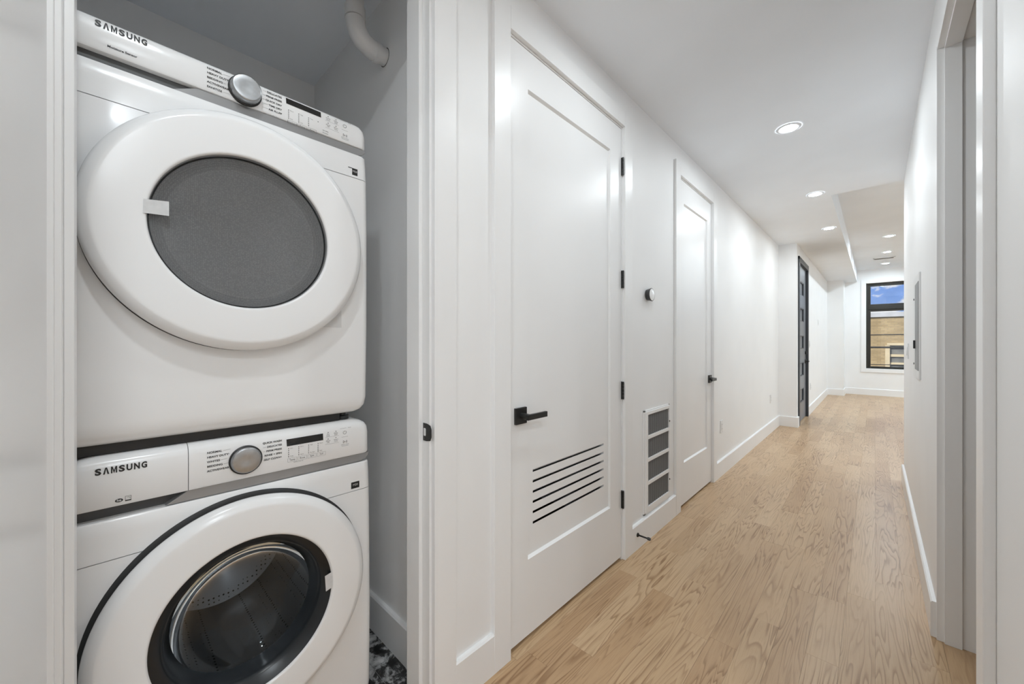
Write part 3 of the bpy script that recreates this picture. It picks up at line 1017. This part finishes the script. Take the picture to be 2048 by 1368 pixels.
for z in (1.10, 1.235, 1.50):
    MB().rings([[(WR - 0.008 - e, in1 + 0.085 + 0.006 * math.cos(q), z + 0.006 * math.sin(q)) for q in (math.pi * k / 6 for k in range(12))] for e in (0, 0.003)], True, True, False).build('screw', 'slot', t)

# ------------------------------------------------------------------ pvc pipe in the closet
t = thing('drain_pipe', (-1.478, 0.662, CEIL), 'white plastic pipe bending from the closet ceiling into the side wall', 'pipe')
px, py, R = -1.478, 0.660, 0.080
zb = 2.418
MB().tube([(px, py, CEIL), (px, py, zb + R + 0.01)], 0.0335, 28).build('riser', 'pvc', t)
arc = [(px, py + R * (1 - math.cos(q)), zb + R - R * math.sin(q)) for q in (math.pi / 2 * k / 10 for k in range(11))]
el = MB()
el.tube([(px, py, zb + R + 0.045), (px, py, zb + R + 0.002)], [0.0385, 0.0385], 28)
el.tube(arc, 0.0365, 28)
el.tube([(px, py + R - 0.003, zb), (px, py + R + 0.018, zb)], 0.0385, 28)
el.build('elbow', 'pvc', t)
MB().tube([(px, py + R, zb), (px, 0.786, zb)], 0.0335, 28).build('stub', 'pvc', t)
MB().rings([[(px + r_ * math.cos(q), 0.7855, zb + r_ * math.sin(q)) for q in (2 * math.pi * k / 28 for k in range(28))] for r_ in (0.033, 0.0365)], False, False, False).build('wall_gap', 'slot', t)

# ------------------------------------------------------------------ lettering (built-in font turned into mesh)
def text_faces(s_, size, bold=0.0, align='LEFT', stretch=1.0, space=1.0):
    cu = bpy.data.curves.new('lettering', 'FONT')
    cu.body = s_
    cu.size = size
    cu.align_x = align
    cu.align_y = 'CENTER'
    cu.offset = bold
    cu.space_character = space
    cu.fill_mode = 'FRONT'
    cu.resolution_u = 3
    ob = bpy.data.objects.new('lettering', cu)
    COL.objects.link(ob)
    dg = bpy.context.evaluated_depsgraph_get()
    me = bpy.data.meshes.new_from_object(ob.evaluated_get(dg))
    vs_ = [(v.co.x * stretch, v.co.y) for v in me.vertices]
    fs_ = [tuple(p.vertices) for p in me.polygons]
    bpy.data.objects.remove(ob)
    bpy.data.curves.remove(cu)
    bpy.data.meshes.remove(me)
    return vs_, fs_

def put_text(mb, s_, x, y, z, size, **kw):
    v_, f_ = text_faces(s_, size, **kw)
    mb.add([(x, y + a, z + c) for a, c in v_], f_)

def bar(mb, x, y0, z0, y1, z1, w_):
    d = Vector((y1 - y0, z1 - z0)).normalized() * w_ / 2
    mb.add([(x, y0 + d.y, z0 - d.x), (x, y1 + d.y, z1 - d.x), (x, y1 - d.y, z1 + d.x), (x, y0 - d.y, z0 + d.x)], [(0, 1, 2, 3)])

def rrect(mb, x, y0, y1, z0, z1, w_):
    for a in ((y0, z0, y1, z0), (y0, z1, y1, z1), (y0, z0, y0, z1), (y1, z0, y1, z1)):
        bar(mb, x, *a, w_)

def dot(mb, x, y, z, r_, n=8):
    mb.add([(x, y + r_ * math.cos(2 * math.pi * k / n), z + r_ * math.sin(2 * math.pi * k / n)) for k in range(n)], [tuple(range(n))])

def arc_ring(mb, x, y, z, r_, w_, a0, a1, n=20):
    pts = []
    for k in range(n + 1):
        q = a0 + (a1 - a0) * k / n
        pts.append((math.cos(q), math.sin(q)))
    for p, q in zip(pts, pts[1:]):
        mb.add([(x, y + (r_ - w_) * p[0], z + (r_ - w_) * p[1]), (x, y + r_ * p[0], z + r_ * p[1]), (x, y + r_ * q[0], z + r_ * q[1]), (x, y + (r_ - w_) * q[0], z + (r_ - w_) * q[1])], [(0, 1, 2, 3)])

def brand(parent, x, y0, y1, z, h_):
    """the wordmark with its barless A, letters drawn wide and heavy"""
    o = MB()
    adv = (y1 - y0) / 7.0
    cw = adv * 0.80
    for i, ch in enumerate('SAMSUNG'):
        ya = y0 + i * adv + (adv - cw) / 2
        if ch == 'A':
            t_ = cw * 0.30
            ybs = [(0, 0), (cw * 0.36, 1), (cw * 0.64, 1), (cw, 0), (cw - t_, 0), (cw * 0.5, 0.80), (t_, 0)]
            o.add([(x, ya + a, z - h_ / 2 + c * h_) for a, c in ybs], [(0, 1, 5, 6), (1, 2, 5), (2, 3, 4, 5)])
            continue
        if ch == 'M':
            t_, d_ = cw * 0.24, cw * 0.27
            ps = [(0, 0), (0, 1), (d_, 1), (cw * 0.5, 0.42), (cw - d_, 1), (cw, 1), (cw, 0), (cw - t_, 0), (cw - t_, 0.66), (cw * 0.5 + 0.03 * cw, 0.0), (cw * 0.5 - 0.03 * cw, 0.0), (t_, 0.66), (t_, 0)]
            o.add([(x, ya + a, z - h_ / 2 + c * h_) for a, c in ps], [(0, 1, 11, 12), (1, 2, 3, 10, 11), (3, 9, 10), (3, 4, 5, 8, 9), (5, 6, 7, 8)])
            continue
        v_, f_ = text_faces(ch, 1.0, bold=0.042)
        ax = [p[0] for p in v_]; az = [p[1] for p in v_]
        sx_, sz_ = cw / (max(ax) - min(ax)), h_ / (max(az) - min(az))
        o.add([(x, ya + (a - min(ax)) * sx_, z - h_ / 2 + (c - min(az)) * sz_) for a, c in v_], f_)
    return o.build('brand_lettering', 'ink', parent)

# ------------------------------------------------------------------ the two laundry machines
XF = -1.245
XBACK = -1.96

def shell_ring(z, yl, yr, xf, rl=0.022, rr=0.022):
    n = 7
    pts = [(XBACK, yr), (XBACK, yl)]
    if rl:
        pts += [(xf - rl + rl * math.sin(q), yl + rl - rl * math.cos(q)) for q in (math.pi / 2 * k / n for k in range(n + 1))]
    else:
        pts += [(xf, yl + 1e-5 * k) for k in range(n + 1)]
    if rr:
        pts += [(xf - rr + rr * math.cos(q), yr - rr + rr * math.sin(q)) for q in (math.pi / 2 * k / n for k in range(n + 1))]
    else:
        pts += [(xf, yr - 1e-5 * (n - k)) for k in range(n + 1)]
    return [(x, y, z) for x, y in pts]

def shell(rows, cy, yl=None, yr=None, rl=0.022, rr=0.022):
    m_ = MB()
    m_.rings([shell_ring(z, cy - hw if yl is None else yl, cy + hw if yr is None else yr, XF - back, rl, rr) for z, hw, back in rows], True, True, True)
    return m_

def knob(parent, x, y, z, depth):
    kb = MB().lathe_x(x, y, z, [(0.0385, -0.001), (0.0385, 0.004), (0.0355, 0.006), (0.034, 0.006)], 56).build('dial', 'black', parent)
    MB().lathe_x(x, y, z, [(0.0352, 0.004), (0.0350, depth * 0.55), (0.0340, depth - 0.003), (0.0325, depth - 0.0008), (0.030, depth), (0.012, depth - 0.0012), (0.0, depth - 0.0016)], 64).build('dial_cap', 'chrome', kb)
    return kb

def legends(parent, x, cy, zt, left, right, yoff, zoff, cols, wash):
    """cycle names, leader lines, indicator dots, buttons and symbols printed on the control panel"""
    o = MB()
    gy = MB()
    ky, kz = cy
    zl = [zt - 0.0135 - i * 0.0118 for i in range(5)]
    for i, s_ in enumerate(left):
        put_text(o, s_, x, 0.170, zl[i], 0.0070, bold=0.0002, stretch=1.08)
        wdt = 0.1725 + max(p[0] for p in text_faces(s_, 0.0070, stretch=1.08)[0])
        bar(gy, x, wdt, zl[i], ky - 0.042 - 0.004 * abs(i - 2) * -1, zl[i] + 0.001, 0.0005)
    for i, s_ in enumerate(right):
        put_text(o, s_, x, 0.341, zl[i] + 0.001, 0.0070, bold=0.0002, align='RIGHT', stretch=1.08)
        wdt = 0.339 - max(p[0] for p in text_faces(s_, 0.0070, stretch=1.08)[0])
        bar(gy, x, ky + 0.041, zl[i] + 0.001, max(wdt, ky + 0.043), zl[i] + 0.001, 0.0005)
    zd = zt - 0.040
    for i, (top_, bot_, btn) in enumerate(cols):
        yy = 0.3585 + i * 0.0272
        n_ = 5 if btn else 1
        for k in range(n_):
            dot(o, x, yy, zd - k * 0.0058, 0.0014)
        put_text(gy, top_, x, yy + 0.004, zd, 0.0042)
        if n_ > 1: put_text(gy, bot_, x, yy + 0.004, zd - 4 * 0.0058, 0.0042)
        if btn:
            rrect(gy, x, yy - 0.002, yy + 0.022, zd - 0.0395, zd - 0.0285, 0.0004)
            put_text(o if wash else gy, btn, x, yy + 0.010, zd - 0.034, 0.0068, align='CENTER')
    if wash:
        put_text(gy, '(Child Lock 3s)', x, 0.385, zd - 0.0425, 0.0042, align='CENTER')
    else:
        put_text(o, 'Wrinkle', x, 0.462, zd - 0.020, 0.0052, align='CENTER')
        put_text(o, 'Prevent', x, 0.462, zd - 0.027, 0.0052, align='CENTER')
        put_text(gy, 'Eco Dry', x, 0.325, zd - 0.034, 0.0042, align='CENTER')
    words = (('Pre', 'Soak'), ('Delay', 'End'), ('Alarm', 'Off'), ('Smart', 'Care')) if wash else (('Damp', 'Alert'), ('Delay', 'End'), ('Alarm', 'Off'), ('Smart', 'Care'))
    for i, (a, c) in enumerate(words):
        yy = 0.470 + (i % 2) * 0.024
        zz = zt - 0.0115 - (i // 2) * 0.0205
        dot(o, x, yy, zz, 0.0014)
        put_text(gy, a, x, yy, zz - 0.0055, 0.0055, align='CENTER')
        put_text(gy, c, x, yy, zz - 0.0105, 0.0055, align='CENTER')
    bar(gy, x, 0.461, zt - 0.026, 0.503, zt - 0.026, 0.0004)
    bar(gy, x, 0.461, zt - 0.048, 0.503, zt - 0.048, 0.0004)
    bar(gy, x, 0.507, zt - 0.006, 0.527, zt - 0.006, 0.0005)
    put_text(gy, 'Power', x, 0.532, zt - 0.006, 0.0040)
    arc_ring(o, x, 0.522, zt - 0.020, 0.0056, 0.0009, math.radians(120), math.radians(420))
    bar(o, x, 0.522, zt - 0.0195, 0.522, zt - 0.0138, 0.0009)
    bar(gy, x, 0.512, zt - 0.034, 0.532, zt - 0.034, 0.0005)
    zz = zt - 0.050
    for a in ((0.517, zz - 0.004, 0.517, zz + 0.004), (0.517, zz + 0.004, 0.5235, zz), (0.5235, zz, 0.517, zz - 0.004), (0.5265, zz - 0.004, 0.5265, zz + 0.004), (0.529, zz - 0.004, 0.529, zz + 0.004)):
        bar(o, x, *a, 0.0009)
    put_text(gy, '(Hold to Start)', x, 0.523, zz - 0.0085, 0.0040, align='CENTER')
    bar(gy, x, 0.512, zz - 0.013, 0.534, zz - 0.013, 0.0007)
    a = tag(o.build('printed_legend', 'ink', parent), kind='stuff')
    tag(gy.build('printed_small_legend', 'inkgrey', parent), kind='stuff')
    return a

LEFT_W = ('NORMAL', 'HEAVY DUTY', 'WHITES', 'BEDDING', 'ACTIVEWEAR')
RIGHT_W = ('QUICK WASH', 'DELICATES', 'PERM PRESS', 'RINSE + SPIN', 'SELF CLEAN+')
LEFT_D = ('NORMAL', 'HEAVY DUTY', 'BEDDING', 'ACTIVEWEAR', 'SANITIZE')
RIGHT_D = ('DELICATES', 'PERM PRESS', 'QUICK DRY', 'TIME DRY', 'AIR FLUFF')
COLS_W = (('Hot', 'Cold', 'Temp'), ('Extra', 'None', 'Rinse'), ('High', 'No Spin', 'Spin'), ('Heavy', 'Light', 'Soil'))
COLS_D = (('More', 'Less', 'Dry Level'), ('High', 'Low', 'Temp'), ('Time', '', 'Time'), ('', '', None))

def dial_lip(zb, y0, y1, slope_y, zt, front, mat, parent, name, pocket_x, pocket_mat, yl):
    """band under the control panel: silver strip whose left end slants into a finger pocket"""
    zl, zh = zb, zt
    MB().prism_x([(y0, zl), (y1 - 0.030, zl), (y1 - 0.012, zl + 0.005), (y1 - 0.003, zl + 0.014), (y1, zh), (slope_y, zh)], front - 0.05, front).build(name, mat, parent, 0.001)
    p = MB()
    p.box(front - 0.06, pocket_x, yl, slope_y, zl - 0.004, zh + 0.004)
    po = p.build('finger_pocket', pocket_mat, parent)
    return po

def machine_dryer():
    cy = 0.252
    base = thing('dryer', (XF - 0.36, cy, 1.0), 'white front-loading dryer stacked on top of the washer with pale grey round glass', 'dryer')
    rows = [(0.999, .312, .034), (1.002, .322, .022), (1.010, .334, .010), (1.024, .343, .003), (1.050, .348, 0), (1.30, .351, 0), (1.60, .351, 0), (1.7745, .349, 0)]
    shell(rows, cy).build('front_panel', 'enamel', base)
    shell([(1.7765, .349, 0), (1.82, .347, 0), (1.851, .345, 0), (1.855, .343, .003)], cy).build('upper_trim', 'enamel', base)
    shell([(1.775, .340, .004), (1.776, .340, .004)], cy).build('seam', 'slot', base)
    shell([(1.850, .338, .040), (1.886, .338, .040)], cy).build('band_backing', 'pocket', base)
    dial_lip(1.8555, cy - 0.09 - 0.06, cy + 0.342, cy - 0.10, 1.8805, XF - 0.006, 'silver', base, 'silver_band', XF - 0.016, 'pocket', cy - 0.338)
    cp = shell([(1.8795, .340, .010), (1.8815, .3425, .003), (1.886, .344, 0), (1.925, .343, 0), (1.940, .339, 0.0005), (1.949, .332, .003), (1.954, .322, .008), (1.956, .308, .018)], cy).build('control_panel', 'plastic', base)
    # door
    cz = 1.5195
    d = MB()
    d.lathe_x(XF, cy, cz, [(0.288, 0.012), (0.300, 0.016), (0.3070, 0.023), (0.3080, 0.030), (0.3065, 0.038), (0.300, 0.046), (0.2885, 0.0530), (0.2855, 0.0540), (0.281, 0.0543), (0.204, 0.0548), (0.2005, 0.0545), (0.1985, 0.0530), (0.1965, 0.0500), (0.195, 0.040)], 128)
    dd = d.build('door', 'doorring', base)
    MB().lathe_x(XF, cy, cz, [(0.0, 0.006), (0.2995, 0.006), (0.3075, 0.0015), (0.3085, 0.0002)], 128).build('door_gap_shade', 'slot', base)  # dark disc stands in for the shade behind the door rim
    MB().lathe_x(XF, cy, cz, [(0.1970, 0.0495), (0.15, 0.0520), (0.08, 0.0535), (0.0, 0.0540)], 96).build('door_glass', 'dryglass', dd)
    MB().lathe_x(XF, cy, cz, [(0.192, 0.036), (0.176, 0.022), (0.172, 0.020), (0.165, 0.0165), (0.0, 0.0165)], 96).build('door_screen', 'screen', dd)
    tp = MB()
    tp.rings([[(XF + 0.0560 - e, y, z) for y, z in ((0.050, 1.555), (0.093, 1.560), (0.093, 1.5265), (0.049, 1.5235))] for e in (0, 0.0004)], True, True, False)
    tp.build('tape', 'tape', dd)
    MB().rings([[(XF + 0.003 - e, y, z) for y, z in ((0.455, 1.345), (0.510, 1.350), (0.510, 1.280), (0.452, 1.280))] for e in (0, 0.0004)], True, True, False).build('tape', 'cleartape', base)
    box('stacking_shade_block', 'black', base, XBACK + 0.05, XF - 0.035, cy - 0.335, cy + 0.268, 0.9757, 0.9985)  # black stacking block, its colour also stands in for the gap's deep shade
    # control panel details
    x = XF + 0.0006
    brand(cp, x, -0.026, 0.060, 1.9385, 0.0145)
    ms = MB()
    put_text(ms, 'Moisture Sensor', x, -0.006, 1.8965, 0.0072, bold=0.0002)
    ms.build('sensor_lettering', 'ink', cp)
    knob(cp, XF, 0.252, 1.9165, 0.027)
    MB().rings([[(x + e, y, z) for y, z in ((0.3515, 1.9460), (0.4480, 1.9455), (0.4490, 1.9300), (0.3525, 1.9305))] for e in (0, -0.001)], True, True, False).build('display', 'display', cp)
    legends(cp, x, (0.252, 1.9165), 1.9530, LEFT_D, RIGHT_D, 0, 0, COLS_D, False)
    bd = MB().rings([[(XF + e, y, z) for y, z in ((0.5460, 1.8060), (0.5640, 1.8060), (0.5640, 1.7840), (0.5460, 1.7840))] for e in (0.0006, -0.0005)], True, True, False).build('badge', 'sticker', base)
    mk = MB()
    put_text(mk, 'M20', XF + 0.0008, 0.555, 1.796, 0.0085, align='CENTER')
    mk.build('badge_lettering', 'inkwhite', bd)
    bk = MB()
    bk.box(XF, XF + 0.0008, 0.533, 0.5460, 1.8040, 1.8062)
    bk.build('badge_edge', 'sticker', base)
    for yy in (cy - 0.29, cy + 0.285):
        for xx in (XF - 0.06, XBACK + 0.06):
            MB().disc_z(xx, yy, [(0.0, 0.9756), (0.022, 0.9756), (0.022, 0.987), (0.012, 0.989), (0.012, 1.000)], 20).build('foot', 'black', base)
    return base

def machine_washer():
    cy = 0.263
    base = thing('washer', (XF - 0.36, cy, 0), 'white front-loading washer under the dryer with dark round glass', 'washer')
    rows = [(0.022, .322, .030), (0.030, .338, .010), (0.045, .346, .002), (0.08, .350, 0), (0.35, .352, 0), (0.60, .350, 0), (0.7415, .348, 0)]
    lo = shell(rows, cy).build('front_panel', 'enamel', base)
    shell([(0.7435, .348, 0), (0.80, .346, 0), (0.829, .344, 0), (0.833, .342, .003)], cy).build('upper_trim', 'enamel', base)
    shell([(0.742, .340, .004), (0.743, .340, .004)], cy).build('seam', 'slot', base)
    cz = 0.508
    # drum opening cut into the front
    bpy.context.view_layer.update()
    cut = MB().lathe_x(0, cy, cz, [(0.0, XF + 0.05), (0.205, XF + 0.05), (0.205, XF - 0.46), (0.0, XF - 0.46)], 64)
    co = cut.build('cutter', 'drum')
    co.location = -ORIGIN[base] * 0
    md = lo.modifiers.new('opening', 'BOOLEAN')
    md.operation = 'DIFFERENCE'
    md.object = co
    md.solver = 'EXACT'
    bpy.context.view_layer.update()
    dg = bpy.context.evaluated_depsgraph_get()
    me = bpy.data.meshes.new_from_object(lo.evaluated_get(dg))
    lo.modifiers.clear()
    lo.data = me
    me.set_sharp_from_angle(angle=math.radians(38))
    bpy.data.objects.remove(co)
    MB().lathe_x(0, cy, cz, [(0.175, XF - 0.012), (0.180, XF - 0.04), (0.202, XF - 0.06), (0.202, XF - 0.44), (0.150, XF - 0.452), (0.05, XF - 0.445), (0, XF - 0.44)], 72).build('drum', 'drum', base)
    MB().lathe_x(0, cy, cz, [(0.204, XF - 0.001), (0.196, XF - 0.006), (0.184, XF - 0.006), (0.176, XF - 0.020), (0.182, XF - 0.032)], 72).build('door_gasket', 'rubber', base)
    # band and panel
    shell([(0.826, .337, .050), (0.868, .337, .050)], cy).build('band_backing', 'pocket', base)
    dial_lip(0.8345, cy - 0.172, cy + 0.342, cy - 0.130, 0.8600, XF - 0.006, 'silver', base, 'silver_band', XF - 0.030, 'pocket', cy - 0.337)
    prow = [(0.8590, .340, .010), (0.8610, .3425, .003), (0.866, .344, 0), (0.930, .343, 0), (0.950, .340, 0.0005), (0.962, .332, .004), (0.970, .320, .012), (0.975, .300, .028)]
    ysplit = 0.1335
    mdw = MB()
    mdw.rings([shell_ring(z, cy - hw, ysplit - 0.0007, XF - bk, 0.022, 0) for z, hw, bk in prow], True, True, True)
    dw = mdw.build('detergent_drawer', 'plastic', base)
    mcp = MB()
    mcp.rings([shell_ring(z, ysplit + 0.0007, cy + hw, XF - bk, 0, 0.022) for z, hw, bk in prow], True, True, True)
    cp = mcp.build('control_panel', 'plastic', base)
    box('drawer_gap', 'slot', base, XF - 0.06, XF - 0.012, ysplit - 0.0006, ysplit + 0.0006, 0.862, 0.955)
    # door
    d = MB()
    d.lathe_x(XF, cy - 0.004, cz, [(0.288, 0.012), (0.300, 0.016), (0.3070, 0.023), (0.3080, 0.030), (0.3065, 0.038), (0.300, 0.046), (0.2885, 0.0530), (0.2855, 0.0540), (0.281, 0.0543), (0.2105, 0.0548), (0.2070, 0.0545), (0.2050, 0.0530), (0.2030, 0.0500), (0.2010, 0.042)], 128)
    dd = d.build('door', 'doorring', base)
    MB().lathe_x(XF, cy - 0.004, cz, [(0.206, 0.0035), (0.3015, 0.0035), (0.3125, 0.0015), (0.3140, 0.0002)], 128).build('door_gap_shade', 'slot', base)  # dark ring stands in for the shade in the door recess
    MB().lathe_x(XF, cy - 0.004, cz, [(0.2030, 0.0490), (0.200, 0.0470), (0.188, 0.039), (0.182, 0.034), (0.1775, 0.030), (0.172, 0.012), (0.160, -0.016)], 96).build('inner_ring', 'blackgloss', dd)
    MB().lathe_x(XF, cy - 0.004, cz, [(0.162, -0.014), (0.150, -0.028), (0.125, -0.044), (0.090, -0.056), (0.050, -0.062), (0.0, -0.064)], 96).build('door_glass', 'washglass', dd)
    MB().lathe_x(XF, cy - 0.004, cz, [(0.1775, 0.0275), (0.1795, 0.0305), (0.1800, 0.0300)], 96).build('glass_rim', 'chrome', dd)
    MB().rings([[(XF + 0.0530 - e, y, z) for y, z in ((0.441, 0.533), (0.4655, 0.538), (0.4655, 0.491), (0.444, 0.486))] for e in (0, 0.0004)], True, True, False).build('tape', 'tape', dd)
    x = XF + 0.0006
    brand(dw, x, -0.026, 0.060, 0.9455, 0.0150)
    knob(cp, XF, 0.2535, 0.9125, 0.014)
    MB().rings([[(x + e, y, z) for y, z in ((0.3530, 0.9490), (0.4545, 0.9490), (0.4555, 0.9285), (0.3540, 0.9285))] for e in (0, -0.001)], True, True, False).build('display', 'display', cp)
    legends(cp, x, (0.2535, 0.9125), 0.9610, LEFT_W, RIGHT_W, 0, 0, COLS_W, True)
    lg = MB()
    pts = [(0.0125 + 0.0065 * math.cos(2 * math.pi * k / 20), 0.8735 + 0.0042 * math.sin(2 * math.pi * k / 20)) for k in range(20)]
    lg.add([(x, y, z) for y, z in pts], [tuple(range(20))])
    rrect(lg, x, 0.0225, 0.0320, 0.8690, 0.8800, 0.0006)
    lg.box(x - 0.0003, x, 0.0225, 0.0320, 0.8690, 0.8712)
    arc_ring(lg, x, 0.0268, 0.8735, 0.0042, 0.0006, math.radians(10), math.radians(110), 8)
    lgo = lg.build('efficiency_logos', 'ink', dw)
    hw_ = MB()
    put_text(hw_, 'he', x + 0.0003, 0.0125, 0.8738, 0.0075, align='CENTER', bold=0.0002)
    hw_.build('logo_lettering', 'inkwhite', lgo)
    bd = MB().rings([[(XF + e, y, z) for y, z in ((0.5430, 0.7720), (0.5700, 0.7720), (0.5700, 0.7510), (0.5430, 0.7510))] for e in (0.0006, -0.0005)], True, True, False).build('badge', 'sticker', base)
    mk = MB()
    put_text(mk, 'M20', XF + 0.0008, 0.5565, 0.7625, 0.0095, align='CENTER')
    mk.build('badge_lettering', 'inkwhite', bd)
    for yy in (cy - 0.28, cy + 0.28):
        for xx in (XF - 0.06, XBACK + 0.06):
            MB().disc_z(xx, yy, [(0.0, 0.0), (0.024, 0.0), (0.024, 0.012), (0.012, 0.014), (0.012, 0.024)], 20).build('foot', 'black', base)
    return base

machine_washer()
machine_dryer()

# ------------------------------------------------------------------ across the street
gnd = MB().box(-60, 60, BACK + 0.3, 60, -4.3, -4.2)
struct(gnd.build('ground', 'asphalt'), 'grey street far below the window', 'ground')
FY = 26.0
t = thing('brick_building', (2, FY, -4.2), 'low tan brick building across the street with a grey coping', 'building')
topz = 2.47
wl = MB()
ox0, ox1 = 0.52, 3.6
oz0, oz1 = -2.2, 1.08
wl.box(-14, ox0, FY, FY + 0.4, -4.2, topz).box(ox1, 18, FY, FY + 0.4, -4.2, topz).box(ox0, ox1, FY, FY + 0.4, oz1, topz).box(ox0, ox1, FY, FY + 0.4, -4.2, oz0)
wl.box(-14, 18, FY + 0.4, FY + 10, -4.2, topz - 0.3)
wl.build('wall', 'brick', t)
box('coping', 'coping', t, -14, 18, FY - 0.08, FY + 0.45, topz, topz + 0.22)
box('ledge', 'stonetrim', t, ox0 - 0.1, ox1 + 0.1, FY - 0.06, FY, 1.08, 1.20)
box('ledge', 'stonetrim', t, ox0 - 0.16, ox0, FY - 0.04, FY, oz0, 1.08)
for k in range(8):
    z = oz0 + 0.05 + k * 0.40
    if k == 7:
        continue
    box('window', 'farglass', t, ox0, ox1, FY + 0.15, FY + 0.18, z, z + 0.28)
    box('sill_rail', 'stonetrim', t, ox0, ox1, FY + 0.08, FY + 0.2, z + 0.28, z + 0.40)
box('window', 'farglass', t, ox0, ox1, FY + 0.15, FY + 0.18, oz0 + 2.85, oz1)
def wire(pts, rad, label):
    o = MB().tube(pts, rad, 8).build('power_line', 'cable')
    tag(o, label, 'cable')
def sag(xa, za, xb, zb_, y, s_):
    return [(xa + (xb - xa) * k / 24, y, za + (zb_ - za) * k / 24 - s_ * 4 * (k / 24) * (1 - k / 24)) for k in range(25)]
wire(sag(-16, 3.15, 16, 3.75, 17.0, 0.25), 0.016, 'black overhead cable crossing the sky in the upper window sash')
wire(sag(-16, 1.62, 16, 1.66, 22.0, 0.10), 0.022, 'thin black cable crossing high on the brick building')
wire(sag(-16, 1.02, 16, 1.26, 20.0, 0.10), 0.034, 'thick black cable crossing the middle of the brick building')
wire(sag(-16, 0.35, 16, 0.75, 19.0, 0.12), 0.014, 'lowest black cable crossing the brick building')
